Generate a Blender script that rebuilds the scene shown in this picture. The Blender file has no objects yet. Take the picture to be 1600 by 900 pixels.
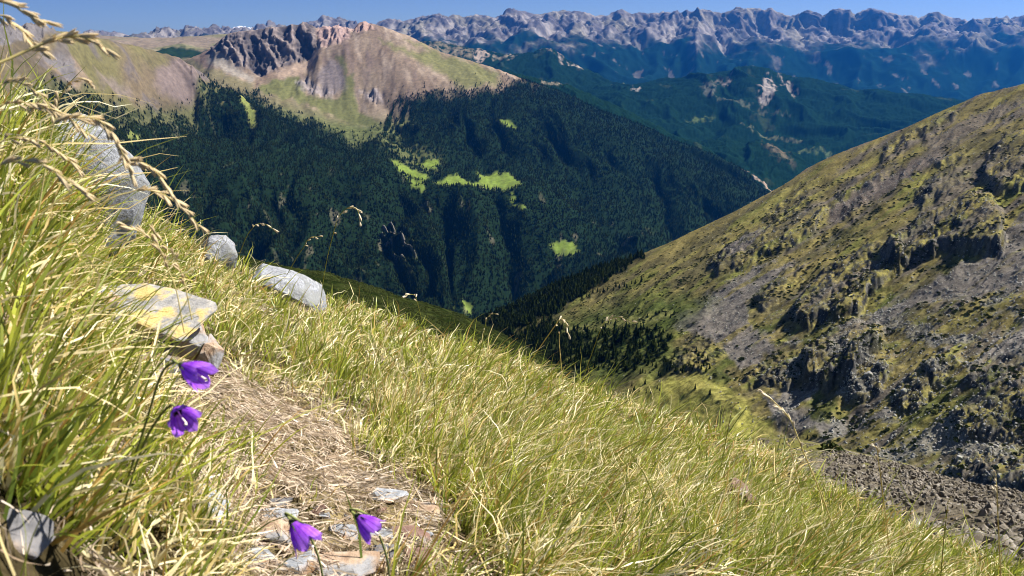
import bpy, bmesh, math, random
import numpy as np
from mathutils import Vector, Matrix, noise as mnoise

SC = bpy.context.scene
COL = SC.collection
rng = np.random.default_rng(7)
random.seed(7)

# ------------------------------------------------------------------ camera
FPX = 1256.0                       # focal length in pixels of the 1600 px wide picture
PITCH = math.radians(17.5)
cam_d = bpy.data.cameras.new('camera')
cam = bpy.data.objects.new('camera', cam_d); COL.objects.link(cam)
cam.location = (0, 0, 0)
cam.rotation_euler = (math.radians(90) - PITCH, 0, 0)
cam_d.sensor_width = 36.0
cam_d.lens = 36.0 * FPX / 1600.0
cam_d.clip_start = 0.05
cam_d.clip_end = 90000
cam_d.dof.use_dof = True
cam_d.dof.focus_distance = 5.0
cam_d.dof.aperture_fstop = 15.0
SC.camera = cam

# ------------------------------------------------------------------ sky, sun, exposure
SUN_EL, SUN_AZ = math.radians(49), math.radians(76)     # azimuth clockwise from the view direction (+Y)
world = bpy.data.worlds.new('World'); SC.world = world; world.use_nodes = True
wn = world.node_tree; wn.nodes.clear()
sky = wn.nodes.new('ShaderNodeTexSky'); sky.sky_type = 'NISHITA'
sky.sun_disc = False; sky.sun_elevation = SUN_EL; sky.sun_rotation = SUN_AZ
sky.altitude = 3500; sky.air_density = 0.5; sky.dust_density = 5.0; sky.ozone_density = 2.0
bg = wn.nodes.new('ShaderNodeBackground'); bg.inputs[1].default_value = 0.062
wo = wn.nodes.new('ShaderNodeOutputWorld')
wn.links.new(sky.outputs[0], bg.inputs[0]); wn.links.new(bg.outputs[0], wo.inputs[0])

sun_d = bpy.data.lights.new('sun', 'SUN'); sun_d.energy = 5.0; sun_d.angle = math.radians(0.53)
sun_d.color = (1.0, 0.95, 0.87)
sun = bpy.data.objects.new('sun', sun_d); COL.objects.link(sun)
sdir = Vector((math.sin(SUN_AZ) * math.cos(SUN_EL), math.cos(SUN_AZ) * math.cos(SUN_EL), math.sin(SUN_EL)))
sun.rotation_euler = sdir.to_track_quat('Z', 'Y').to_euler()

vs = SC.view_settings
vs.view_transform = 'Standard'; vs.look = 'None'; vs.exposure = 1.3; vs.gamma = 1.0
vs.use_curve_mapping = False
cy = SC.cycles
cy.use_denoising = True
cy.filter_width = 1.0
cy.max_bounces = 6; cy.diffuse_bounces = 3; cy.glossy_bounces = 1; cy.transmission_bounces = 4
cy.transparent_max_bounces = 4; cy.volume_bounces = 0
cy.caustics_reflective = False; cy.caustics_refractive = False
try:
    cy.adaptive_threshold = 0.015
except Exception:
    pass

# ------------------------------------------------------------------ numeric helpers
CP, SP = math.cos(PITCH), math.sin(PITCH)
def ray(px, py):
    px = np.asarray(px, float); py = np.asarray(py, float)
    a = (px - 800) / FPX; b = (450 - py) / FPX
    return np.stack([a, CP + b * SP, -SP + b * CP], -1)
def at(px, py, r):
    """world point seen at (px,py) at horizontal distance r"""
    d = ray(px, py)
    h = np.hypot(d[..., 0], d[..., 1])
    return d * (np.asarray(r, float) / h)[..., None]
def project(P):
    P = np.asarray(P, float)
    x = P[..., 0]; f = P[..., 1] * CP - P[..., 2] * SP; u = P[..., 1] * SP + P[..., 2] * CP
    f = np.maximum(f, 1e-6)
    return 800 + FPX * x / f, 450 - FPX * u / f

_G = np.stack([np.cos(np.arange(256) * 2 * np.pi / 256), np.sin(np.arange(256) * 2 * np.pi / 256)], -1)
def _h(ix, iy, s):
    h = (ix.astype(np.int64) * 374761393 + iy.astype(np.int64) * 668265263 + s * 974634541) & 0xffffffff
    h = ((h ^ (h >> 13)) * 1274126177) & 0xffffffff
    return ((h ^ (h >> 16)) & 255).astype(np.int32)
def perlin(x, y, s=0):
    x0 = np.floor(x); y0 = np.floor(y); fx = x - x0; fy = y - y0
    ix = x0.astype(np.int64); iy = y0.astype(np.int64)
    def g(i, j):
        v = _G[_h(ix + i, iy + j, s)]
        return v[..., 0] * (fx - i) + v[..., 1] * (fy - j)
    u = fx * fx * fx * (fx * (fx * 6 - 15) + 10); v = fy * fy * fy * (fy * (fy * 6 - 15) + 10)
    a = g(0, 0); b = g(1, 0); c = g(0, 1); d = g(1, 1)
    return ((a + (b - a) * u) * (1 - v) + (c + (d - c) * u) * v) * 1.5
def fbm(x, y, o=4, s=0, g=0.5, l=2.03):
    t = 0; a = 1.0; n = 0
    for k in range(o):
        t = t + a * perlin(x, y, s + 17 * k); n += a; a *= g; x = x * l + 3.1; y = y * l + 7.7
    return t / n
def ridged(x, y, o=4, s=0, g=0.55, l=2.05):
    t = 0; a = 1.0; n = 0
    for k in range(o):
        t = t + a * (1 - np.abs(perlin(x, y, s + 13 * k)) * 1.6); n += a; a *= g; x = x * l + 5.2; y = y * l + 1.3
    return t / n            # about 0.2 .. 1
def sstep(a, b, x):
    t = np.clip((x - a) / (b - a), 0, 1); return t * t * (3 - 2 * t)
def lerp(a, b, t):
    t = np.asarray(t)
    if t.ndim and np.ndim(a) and np.shape(a)[-1:] == (3,): t = t[..., None]
    return a + (b - a) * t
def mixc(C, c, m):
    return C + (np.asarray(c, float) - C) * m[..., None]
def poly_sd(px, py, pts):
    """signed distance in px to a polygon, positive inside (computed only near it)"""
    pts = np.asarray(pts, float)
    out = np.full(px.shape, -200.0)
    lo = pts.min(0) - 60; hi = pts.max(0) + 60
    sel = (px > lo[0]) & (px < hi[0]) & (py > lo[1]) & (py < hi[1])
    if not sel.any(): return out
    x = px[sel]; y = py[sel]
    d = np.full(x.shape, 1e9); ins = np.zeros(x.shape, bool)
    n = len(pts)
    for i in range(n):
        a = pts[i]; b = pts[(i + 1) % n]
        e = b - a; t = np.clip(((x - a[0]) * e[0] + (y - a[1]) * e[1]) / (e @ e + 1e-9), 0, 1)
        d = np.minimum(d, np.hypot(x - a[0] - t * e[0], y - a[1] - t * e[1]))
        if a[1] != b[1]:
            c = ((a[1] > y) != (b[1] > y)) & (x < (b[0] - a[0]) * (y - a[1]) / (b[1] - a[1]) + a[0])
            ins ^= c
    out[sel] = np.where(ins, d, -d)
    return out
def carve(px, py, line, w, s=0):
    """1 on a polyline (px), falling off over w px, the line made to wander"""
    p = np.asarray(line, float); lo = p.min(0) - 4 * w; hi = p.max(0) + 4 * w
    out = np.zeros(px.shape); sel = (px > lo[0]) & (px < hi[0]) & (py > lo[1]) & (py < hi[1])
    x = px[sel]; y = py[sel]
    x = x + 0.9 * w * fbm(x / (3 * w), y / (3 * w), 3, 990 + s); y = y + 0.6 * w * fbm(x / (3 * w), y / (3 * w), 3, 995 + s)
    d = np.full(x.shape, 1e9)
    for a, b in zip(p[:-1], p[1:]):
        e = b - a; t = np.clip(((x - a[0]) * e[0] + (y - a[1]) * e[1]) / (e @ e), 0, 1)
        d = np.minimum(d, np.hypot(x - a[0] - t * e[0], y - a[1] - t * e[1]))
    out[sel] = np.exp(-(d / w))
    return out
def patch(px, py, pts, soft=4, wob=6, s=0, wl=25):
    p = np.asarray(pts, float); lo = p.min(0) - 2 * wob - soft - 2; hi = p.max(0) + 2 * wob + soft + 2
    out = np.zeros(px.shape)
    sel = (px > lo[0]) & (px < hi[0]) & (py > lo[1]) & (py < hi[1])
    if not sel.any(): return out
    x = px[sel]; y = py[sel]
    wx = x + wob * fbm(x / wl, y / wl, 3, 900 + s); wy = y + wob * fbm(x / wl, y / wl, 3, 950 + s)
    out[sel] = sstep(-soft, soft, poly_sd(wx, wy, pts))
    return out
def worley(x, y, s=0):
    """distance to the nearest cell point, to the second nearest, and the cell's random value"""
    x0 = np.floor(x).astype(np.int64); y0 = np.floor(y).astype(np.int64)
    d1 = np.full(x.shape, 9.0); d2 = d1.copy(); idv = np.zeros(x.shape)
    for i in (-1, 0, 1):
        for j in (-1, 0, 1):
            h1 = _h(x0 + i, y0 + j, s) / 255.0; h2 = _h(x0 + i, y0 + j, s + 91) / 255.0; h3 = _h(x0 + i, y0 + j, s + 173) / 255.0
            d = np.hypot(x0 + i + h1 - x, y0 + j + h2 - y)
            m = d < d1
            d2 = np.where(m, d1, np.minimum(d2, d)); idv = np.where(m, h3, idv); d1 = np.where(m, d, d1)
    return d1, d2, idv

# ------------------------------------------------------------------ materials
def new_mat(name):
    m = bpy.data.materials.new(name); m.use_nodes = True
    nt = m.node_tree; b = nt.nodes['Principled BSDF']
    b.inputs['Roughness'].default_value = 0.9
    b.inputs['Specular IOR Level'].default_value = 0.0
    return m, nt, b
def N(nt, t, **kw):
    n = nt.nodes.new(t)
    for k, v in kw.items(): setattr(n, k, v)
    return n
def terrain_mat(name, scale, amount=0.5, bump=0.0, bscale=None, rough=0.95, spec=0.0, bdist=1.0):
    """vertex colour (what grows or lies there) varied by two noises of world position"""
    m, nt, b = new_mat(name)
    L = nt.links.new
    at_ = N(nt, 'ShaderNodeAttribute', attribute_name='Col')
    geo = N(nt, 'ShaderNodeNewGeometry')
    n1 = N(nt, 'ShaderNodeTexNoise'); n1.inputs['Scale'].default_value = scale; n1.inputs['Detail'].default_value = 5
    n1.inputs['Roughness'].default_value = 0.65
    L(geo.outputs['Position'], n1.inputs['Vector'])
    mr = N(nt, 'ShaderNodeMapRange'); mr.inputs['From Min'].default_value = 0.3; mr.inputs['From Max'].default_value = 0.7
    mr.inputs['To Min'].default_value = 1 - amount; mr.inputs['To Max'].default_value = 1 + amount
    L(n1.outputs['Fac'], mr.inputs['Value'])
    mx = N(nt, 'ShaderNodeVectorMath', operation='SCALE')
    L(at_.outputs['Color'], mx.inputs[0]); L(mr.outputs[0], mx.inputs['Scale'])
    L(mx.outputs[0], b.inputs['Base Color'])
    b.inputs['Roughness'].default_value = rough; b.inputs['Specular IOR Level'].default_value = spec
    if bump:
        n2 = N(nt, 'ShaderNodeTexNoise'); n2.inputs['Scale'].default_value = bscale or scale * 2
        n2.inputs['Detail'].default_value = 6; n2.inputs['Roughness'].default_value = 0.7
        L(geo.outputs['Position'], n2.inputs['Vector'])
        bp = N(nt, 'ShaderNodeBump'); bp.inputs['Strength'].default_value = bump; bp.inputs['Distance'].default_value = bdist
        L(n2.outputs['Fac'], bp.inputs['Height']); L(bp.outputs[0], b.inputs['Normal'])
    return m

def mesh_from(name, V, F, mat, col=None, smooth=True, parent=None):
    """V (n,3), F (m,4) or (m,3)"""
    V = np.asarray(V, np.float32); F = np.asarray(F, np.int32)
    me = bpy.data.meshes.new(name)
    k = F.shape[1]
    me.vertices.add(len(V)); me.vertices.foreach_set('co', V.ravel())
    me.loops.add(F.size); me.loops.foreach_set('vertex_index', F.ravel())
    me.polygons.add(len(F))
    me.polygons.foreach_set('loop_start', np.arange(0, F.size, k, dtype=np.int32))
    me.polygons.foreach_set('loop_total', np.full(len(F), k, np.int32))
    me.polygons.foreach_set('use_smooth', np.full(len(F), smooth, bool))
    me.update(calc_edges=True)
    if col is not None:
        a = me.color_attributes.new('Col', 'FLOAT_COLOR', 'POINT')
        c = np.ones((len(V), 4), np.float32); c[:, :3] = np.clip(col, 0.002, 1)
        a.data.foreach_set('color', c.ravel())
    me.materials.append(mat)
    o = bpy.data.objects.new(name, me); COL.objects.link(o)
    if parent: o.parent = parent
    return o

# ------------------------------------------------------------------ terrain sheets
def pchip(T, P, t):
    """monotone cubic along axis 0. T (k,), P (k,...), t (n,)"""
    T = np.asarray(T, float); h = np.diff(T)
    hs = h.reshape((-1,) + (1,) * (P.ndim - 1))
    d = np.diff(P, axis=0) / hs
    m = np.zeros_like(P); m[0] = d[0]; m[-1] = d[-1]
    if len(T) > 2:
        a = d[:-1]; b = d[1:]
        w1 = 2 * hs[1:] + hs[:-1]; w2 = hs[1:] + 2 * hs[:-1]
        with np.errstate(divide='ignore', invalid='ignore'):
            hm = (w1 + w2) / (w1 / a + w2 / b)
        m[1:-1] = np.where(a * b > 0, hm, 0)
    i = np.clip(np.searchsorted(T, t) - 1, 0, len(T) - 2)
    sh = (-1,) + (1,) * (P.ndim - 1)
    hh = h[i].reshape(sh); s = ((t - T[i]) / h[i]).reshape(sh)
    return (P[i] * (1 + 2 * s) * (1 - s) ** 2 + m[i] * hh * s * (1 - s) ** 2
            + P[i + 1] * s * s * (3 - 2 * s) + m[i + 1] * hh * s * s * (s - 1))
def row(pts):
    p = np.asarray(pts, float); return p
def with_r(pts, rpts):
    """polyline (px,py) with the distances of a second polyline (px,r)"""
    p = np.asarray(pts, float); q = np.asarray(rpts, float)
    return np.column_stack([p, np.interp(p[:, 0], q[:, 0], q[:, 1])])
class Sheet: pass
def sheet(rows, x0, x1, nx, counts, back=None, extra=None):
    """rows near -> far, each (px,py,r); counts = vertices per interval; back = list of (factor on r, drop in z)"""
    S = Sheet()
    U = np.linspace(x0, x1, nx)
    P = []
    for r in rows:
        py = np.interp(U, r[:, 0], r[:, 1]); rr = np.exp(np.interp(U, r[:, 0], np.log(r[:, 2])))
        P.append(at(U, py, rr))
    for fr, dz in (back or []):
        q = P[len(rows) - 1].copy(); q[:, :2] *= fr; q[:, 2] -= dz; P.append(q)
    P = np.stack(P)
    counts = list(counts) + [5] * (len(P) - 1 - len(counts))
    t = [0.0]; T = [0.0]
    for k, c in enumerate(counts):
        t += list(np.linspace(k, k + 1, c + 1)[1:]); T.append(k + 1.0)
    t = np.asarray(t)
    B = pchip(np.asarray(T), P, t)           # (ny,nx,3)
    S.B = B; S.V = B.copy(); S.t = t; S.U = U
    S.px, S.py = project(B)
    S.tt = np.broadcast_to(t[:, None], S.px.shape)
    S.crest = len(rows) - 1
    S.X, S.Y, S.Z = B[..., 0], B[..., 1], B[..., 2]
    return S
def sheet_faces(ny, nx):
    i = np.arange(ny * nx).reshape(ny, nx)
    return np.stack([i[:-1, :-1].ravel(), i[:-1, 1:].ravel(), i[1:, 1:].ravel(), i[1:, :-1].ravel()], -1)
def slope_of(V):
    du = np.gradient(V, axis=1); dv = np.gradient(V, axis=0)
    n = np.cross(du, dv); n /= np.linalg.norm(n, axis=-1, keepdims=True) + 1e-9
    return n
def emit(S, name, mat, C):
    ny, nx = S.V.shape[:2]
    o = mesh_from(name, S.V.reshape(-1, 3), sheet_faces(ny, nx), mat, C.reshape(-1, 3))
    o['kind'] = 'structure'
    return o

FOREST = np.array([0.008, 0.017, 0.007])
# ================================================================== far mountain range (about 15 km)
A_crest = [(-160,62),(0,58),(120,55),(170,53),(230,57),(290,53),(320,48),(340,47),(352,51),(420,50),(488,38),(497,34),(505,31),(515,30),(525,35),(535,31),(543,33),
 (556,40),(590,36),(600,32),(608,30),(620,30),(632,33),(640,32),(655,27),(665,26),(685,24),(700,27),(710,23),(725,28),(740,24),(752,23),
 (765,27),(780,25),(795,19),(808,16),(820,19),(835,23),(850,22),(872,18),(885,17),(892,20),(905,19),(917,21),(930,25),(950,25),(960,20),
 (970,16),(985,21),(1000,19),(1012,21),(1030,20),(1035,17),(1047,21),(1060,22),(1085,19),(1098,16),(1110,18),(1128,22),(1140,16),(1155,11),
 (1170,12),(1195,15),(1205,13),(1217,18),(1230,25),(1242,25),(1255,18),(1265,16),(1275,20),(1284,25),(1293,19),(1302,16),(1312,14),(1325,16),
 (1337,21),(1347,16),(1360,13),(1375,17),(1397,22),(1420,24),(1437,26),(1450,22),(1460,20),(1472,22),(1490,29),(1512,33),(1527,31),(1547,34),
 (1565,33),(1582,28),(1600,23),(1700,16),(1780,24)]
A_r = [(-160,19000),(400,17500),(620,16500),(1000,15500),(1300,15000),(1780,15500)]
A = sheet([
    with_r([(-160,190),(1780,215)], [(-160,10000),(1780,10000)]),
    with_r([(-160,125),(600,125),(900,140),(1200,150),(1780,170)], [(-160,12600),(1780,12000)]),
    with_r([(-160,72),(600,64),(700,60),(850,62),(1000,64),(1150,68),(1300,70),(1450,64),(1600,62),(1780,62)], [(-160,15500),(600,14500),(1000,13900),(1780,13800)]),
    with_r([(-160,66),(600,46),(850,40),(1000,42),(1150,42),(1300,46),(1450,45),(1600,44),(1780,44)], [(-160,16500),(600,15600),(1000,14800),(1780,14700)]),
    with_r(A_crest, A_r)], -160, 1780, 1000, [24, 46, 34, 44, 12], back=[(1.12, 700)])
t = A.tt
nr = ridged(A.X / 1500 + 0.5 * fbm(A.X / 2500, A.Y / 2500, 2, 3), A.Y / 2600, 3, 5)
n2 = ridged(A.X / 620 + 0.5 * fbm(A.X / 700, A.Y / 900, 2, 8), A.Y / 1400, 3, 21)
n3 = fbm(A.X / 130, A.Y / 160, 4, 33)
wc = sstep(4.0, 3.4, t) ; wl = sstep(0, 1, t)
rock_w = sstep(1.75, 2.4, t + 0.9 * fbm(A.X / 520, A.Y / 600, 5, 41) + 0.5 * (nr - 0.6))
n4 = ridged((A.X + 0.35 * A.Y) / 420 + 0.7 * fbm(A.X / 600, A.Y / 600, 3, 51), (A.Y - 0.2 * A.X) / 1000 + 0.4 * fbm(A.X / 500, A.Y / 500, 3, 52), 5, 53, 0.6)
A.V[..., 2] += wl * (wc * ((nr - 0.6) * 380 + (n2 - 0.6) * (60 + 60 * rock_w) + (n4 - 0.6) * (50 + 150 * rock_w)) + (0.15 + 0.6 * rock_w) * n3 * 46 * np.where(t > 3.9, 0.25, 1))
A.V[..., 2] += (ridged(A.X / 230 + 0.4 * fbm(A.X / 90, A.Y / 90, 2, 57), A.Y / 400, 4, 58, 0.65) - 0.62) * 75 * sstep(3.5, 3.95, t) * sstep(4.4, 4.0, t)
nrm = slope_of(A.V); 
C = np.broadcast_to(np.array([0.005, 0.019, 0.014]), A.V.shape).copy()
patchy = sstep(0.30, 0.42, fbm(A.X / 170, A.Y / 330, 4, 61)) * sstep(0.35, 1.3, t)
C = mixc(C, (0.22, 0.19, 0.165), patchy * 0.4)
rockc = lerp(np.array([0.11, 0.10, 0.10]), np.array([0.25, 0.225, 0.205]), sstep(-0.2, 0.3, fbm(A.X / 200, A.Y / 320, 5, 71) - 0.9 * (n4 - 0.6)))
grassy = sstep(0.0, 0.35, fbm(A.X / 700, A.Y / 900, 3, 77))[..., None]
rockc = rockc * (1 - 0.35 * grassy) + np.array([0.22, 0.20, 0.11]) * 0.35 * grassy
C = C + (rockc - C) * rock_w[..., None]
mat_far = terrain_mat('far_mountain_rock_and_forest', 0.012, 0.35)
emit(A, 'far_mountain_range', mat_far, C)

# ================================================================== plateau behind the left shoulder
P_ = sheet([
    row([(-260,130,5400),(480,130,5400)]),
    row([(-260,86,6300),(240,86,6300),(320,84,6300),(480,84,6300)]),
    row([(-260,76,6600),(240,78,6600),(320,74,6600),(480,72,6600)]),
    row([(-260,54,7600),(100,57,7600),(150,56,7600),(200,58,7600),(250,60,7700),(300,57,7700),(345,54,7700),(390,52,7700),(480,50,7700)])],
    -260, 480, 260, [10, 10, 16, 8], back=[(1.15, 300)])
P_.V[..., 2] += (ridged(P_.X / 500, P_.Y / 700, 4, 5) - 0.6) * 50 * sstep(3.2, 2.4, P_.tt) + fbm(P_.X / 120, P_.Y / 120, 3, 9) * 10
C = np.broadcast_to(np.array([0.17, 0.135, 0.10]), P_.V.shape).copy()
C = mixc(C, (0.14, 0.135, 0.07), sstep(0, 0.3, fbm(P_.X / 500, P_.Y / 400, 3, 14)))
C = mixc(C, FOREST * 1.4, patch(P_.px, P_.py, [(235,86),(255,76),(290,73),(325,76),(325,90),(235,92)], 2, 4, 3, 12))
mat_hill = terrain_mat('upland_grass_and_scree', 0.03, 0.35)
emit(P_, 'upland_plateau', mat_hill, C)

# ================================================================== forested hills in the middle distance
def forested_hill(name, rows, x0, x1, nx, counts, back, amp, seed, bare=0.3, patches=(), wl=420):
    S = sheet(rows, x0, x1, nx, counts, back=back)
    k = sstep(S.crest + 0.4, S.crest - 0.35, S.tt)
    S.V[..., 2] += (k * 0.9 + 0.1) * (ridged(S.X / wl + 0.7 * fbm(S.X / wl, S.Y / wl, 2, seed + 2), S.Y / (wl * 2.2), 3, seed, 0.42) - 0.6) * amp
    S.V[..., 2] += fbm(S.X / 60, S.Y / 60, 3, seed + 5) * 9 + rng.uniform(-4, 4, S.px.shape)
    C = np.broadcast_to(FOREST * np.array([0.6, 0.95, 1.1]), S.V.shape).copy()
    m = sstep(bare, bare + 0.12, fbm(S.X / 200, S.Y / 330, 4, seed + 8))
    C = mixc(C, (0.03, 0.042, 0.02), m * 0.5)
    for pts, c, soft in patches:
        C = mixc(C, c, patch(S.px, S.py, pts, soft, 7, seed, 9) * sstep(-0.25, 0.1, fbm(S.X / 50, S.Y / 90, 3, seed + 19)))
    emit(S, name, mat_hill, C)
    return S
forested_hill('forested_ridge', [
    row([(560,190,6900),(1080,190,6900)]),
    row([(560,120,7600),(800,135,7600),(1080,165,7400)]),
    row([(560,56,9200),(620,60,9000),(660,63,9000),(700,70,8900),(735,76,8800),(765,80,8700),(800,86,8600),(830,81,8600),(850,77,8600),(866,79,8600),(882,88,8500),
         (905,100,8400),(930,114,8300),(955,128,8200),(1000,142,8100),(1080,158,8000)])], 560, 1080, 330, [14, 44, 8], [(1.1, 350)], 80, 101, 0.33,
    [([(738,80),(750,78),(764,82),(758,92),(748,97),(740,94)], (0.26, 0.21, 0.17), 2),
     ([(560,58),(700,70),(740,78),(735,92),(660,80),(560,74)], (0.14, 0.12, 0.08), 4),
     ([(770,84),(805,88),(800,92),(770,89)], (0.16, 0.14, 0.1), 2), ([(846,77),(862,79),(862,81),(846,80)], (0.2, 0.17, 0.13), 1.5),
     ([(870,82),(880,85),(878,92),(872,90)], (0.2, 0.17, 0.15), 2), ([(890,92),(912,104),(908,106),(888,95)], (0.25, 0.22, 0.18), 1.5)])
forested_hill('forested_hill', [
    row([(820,260,5200),(1100,280,5000),(1400,300,4900),(1700,320,4800)]),
    row([(820,190,6100),(950,192,6100),(1100,225,5900),(1250,242,5800),(1400,240,5800),(1700,240,5800)]),
    row([(820,160,6900),(950,150,6900),(1050,160,6700),(1165,155,6700),(1290,175,6600),(1450,190,6500),(1700,205,6500)]),
    row([(820,150,8000),(880,141,8000),(950,131,7900),(985,133,7800),(1000,131,7700),(1040,124,7600),(1090,115,7500),(1130,107,7500),(1165,104,7500),(1200,107,7500),
         (1240,117,7500),(1290,130,7400),(1340,138,7300),(1400,146,7200),(1450,150,7200),(1500,155,7200),(1600,163,7200),(1700,170,7200)])],
    820, 1700, 560, [14, 40, 44, 8], [(1.12, 420)], 90, 131, 0.36,
    [([(1198,112),(1210,118),(1214,130),(1212,148),(1200,158),(1190,160),(1182,150),(1184,138),(1192,128)], (0.24, 0.21, 0.19), 3),
     ([(1216,112),(1235,122),(1246,140),(1240,150),(1236,136),(1222,122)], (0.18, 0.16, 0.14), 2),
     ([(1130,124),(1143,110),(1147,112),(1138,128)], (0.14, 0.12, 0.11), 2), ([(1115,122),(1128,116),(1134,118),(1116,128)], (0.12, 0.11, 0.09), 2),
     ([(1095,135),(1112,128),(1120,138),(1112,155),(1098,150)], (0.07, 0.075, 0.06), 3),
     ([(950,128),(962,128),(990,126),(1003,127),(1002,131),(975,132),(955,132)], (0.2, 0.22, 0.1), 1.5),
     ([(988,142),(1003,141),(1003,145),(989,145)], (0.3, 0.28, 0.26), 1),
     ([(1070,182),(1085,178),(1110,176),(1118,172),(1112,182),(1080,185)], (0.06, 0.085, 0.03), 2.5),
     ([(1110,152),(1180,162),(1235,173),(1235,176),(1170,166),(1108,155)], (0.05, 0.06, 0.04), 1),
     ([(1155,196),(1200,205),(1260,212),(1258,215),(1200,209),(1155,199)], (0.08, 0.09, 0.05), 1),
     ([(1240,238),(1300,236),(1300,240),(1240,242)], (0.06, 0.085, 0.04), 1.5)])
forested_hill('forested_knoll', [
    row([(1000,330,4300),(1340,340,4300)]),
    row([(1000,270,4800),(1150,270,4800),(1340,290,4800)]),
    row([(1000,245,5500),(1060,235,5500),(1090,222,5500),(1110,217,5500),(1135,216,5400),(1160,222,5400),(1190,221,5400),(1215,228,5300),(1240,240,5300),(1260,252,5300),(1275,262,5300),(1340,280,5300)])],
    1000, 1340, 220, [12, 40, 6], [(1.1, 300)], 70, 161, 0.4,
    [([(1192,225),(1215,230),(1235,245),(1240,262),(1215,250)], (0.10, 0.085, 0.055), 5)], 260)
forested_hill('forested_spur', [
    row([(760,190,4500),(900,220,4450),(1100,300,4300),(1260,340,4200)]),
    row([(760,105,5100),(820,119,5000),(860,127,5000),(900,136,4950),(940,153,4900),(980,171,4850),(1020,191,4800),(1060,214,4700),(1090,224,4650),(1120,241,4600),(1150,259,4550),(1180,276,4500),(1215,296,4450),(1260,320,4400)])],
    760, 1260, 330, [40, 6], [(1.1, 300)], 36, 171, 0.4,
    [([(1150,258),(1175,268),(1200,290),(1215,297),(1200,297),(1175,278)], (0.24, 0.19, 0.15), 1.5),
     ([(845,124),(862,127),(880,133),(866,133),(848,130)], (0.17, 0.15, 0.11), 2)], 260)

# ================================================================== brown mountain with its forested foot
C_crest = [(200,118),(300,90),(330,76),(340,66),(346,60),(358,52),(368,50),(400,46),(440,41),(462,38),(478,35),(486,38),(494,44),(502,43),(508,41),(516,42),(526,40),(536,43),(546,46),
 (553,44),(560,37),(570,33),(577,36),(586,38),(600,42),(625,52),(640,56),(660,67),(690,82),(720,90),(745,98),(770,105),(800,117),(820,124),(840,131),(870,140),(900,153),(943,175),
 (1010,197),(1050,217),(1117,240),(1157,263),(1197,300),(1290,350)]
C_r = [(200,5500),(345,5300),(480,5350),(570,5300),(640,5200),(740,4950),(830,4600),(1000,4300),(1200,4000),(1290,3900)]
Cm = sheet([
    with_r([(200,580),(1290,580)], [(200,2500),(1290,2400)]),
    with_r([(200,480),(580,480),(690,487),(730,497),(800,500),(900,482),(1000,462),(1100,470),(1290,500)], [(200,2850),(700,2780),(1000,2700),(1290,2700)]),
    with_r([(200,275),(580,268),(640,292),(700,294),(760,292),(815,292),(860,310),(900,328),(1000,358),(1100,388),(1200,410),(1290,430)], [(200,3450),(700,3400),(1000,3300),(1290,3200)]),
    with_r([(200,235),(500,240),(600,243),(620,248),(700,256),(760,258),(820,266),(900,285),(1000,312),(1100,342),(1200,372),(1290,400)], [(200,3650),(700,3680),(1000,3600),(1290,3400)]),
    with_r([(200,160),(330,150),(400,163),(450,175),(520,190),(560,195),(600,190),(650,172),(700,160),(800,150),(850,160),(900,180),(1000,225),(1100,270),(1200,322),(1290,365)],
           [(200,4600),(400,4550),(600,4300),(800,4250),(1000,4000),(1200,3750),(1290,3700)]),
    with_r([(200,135),(300,118),(335,100),(360,104),(400,121),(430,112),(480,96),(498,80),(540,66),(570,62),(620,76),(660,90),(700,105),(760,117),(830,138),(900,163),(1000,207),(1100,252),(1200,308),(1290,356)],
           [(200,5200),(340,5180),(400,5080),(480,5120),(540,5080),(570,5080),(700,4800),(830,4480),(1000,4200),(1200,3920),(1290,3800)]),
    with_r(C_crest, C_r)], 200, 1290, 620, [12, 84, 18, 56, 34, 40, 8], back=[(1.08, 320)])
S = Cm; t = S.tt; X, Y = S.X, S.Y
wob = fbm(S.px / 30, S.py / 30, 3, 301)
cliff = patch(S.px, S.py, [(328,78),(342,62),(356,50),(400,42),(440,36),(480,30),(494,42),(496,60),(492,76),(478,92),(440,106),(425,112),(408,121),(396,112),(372,104),(350,82)], 4, 5, 5, 14)
crag2 = patch(S.px, S.py, [(496,40),(530,38),(550,42),(545,56),(520,68),(500,76)], 4, 6, 6, 12)
summit = patch(S.px, S.py, [(550,46),(562,32),(578,34),(584,42),(572,46),(560,50)], 3, 3, 7, 10)
lowcrag = np.maximum(patch(S.px, S.py, [(462,128),(478,124),(500,136),(530,140),(520,150),(490,146),(468,138)], 4, 8, 8, 10),
                     patch(S.px, S.py, [(556,142),(590,138),(598,150),(600,160),(575,152)], 4, 8, 9, 10))
gul = ridged(X / 380 + 0.9 * fbm(X / 600, Y / 600, 3, 311), Y / 1000, 3, 315)
below = sstep(4.1, 3.5, t)
S.V[..., 2] += sstep(6.2, 5.4, t) * (1 - cliff) * (gul - 0.62) * (26 + 70 * below * sstep(0.4, 1.6, t)) * (1 - 0.8 * sstep(1.7, 2.0, t) * sstep(3.4, 3.0, t))
S.V[..., 2] += (ridged(X / 650 + 0.3, Y / 1500, 2, 318) - 0.6) * 130 * below * sstep(0, 1, t) * sstep(2.2, 1.6, t)
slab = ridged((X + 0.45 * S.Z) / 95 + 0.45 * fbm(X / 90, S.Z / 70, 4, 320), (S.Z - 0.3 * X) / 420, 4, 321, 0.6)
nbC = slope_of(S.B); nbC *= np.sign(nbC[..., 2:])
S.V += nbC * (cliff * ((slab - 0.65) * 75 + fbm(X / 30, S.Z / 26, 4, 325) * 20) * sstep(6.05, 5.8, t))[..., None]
S.V[..., 2] += (crag2 + lowcrag + summit) * ((ridged(X / 45, Y / 90, 4, 331) - 0.6) * 42) * np.where(t > 5.8, 0.4, 1)
S.V[..., 2] += fbm(X / 40, Y / 60, 4, 335) * 6
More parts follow.
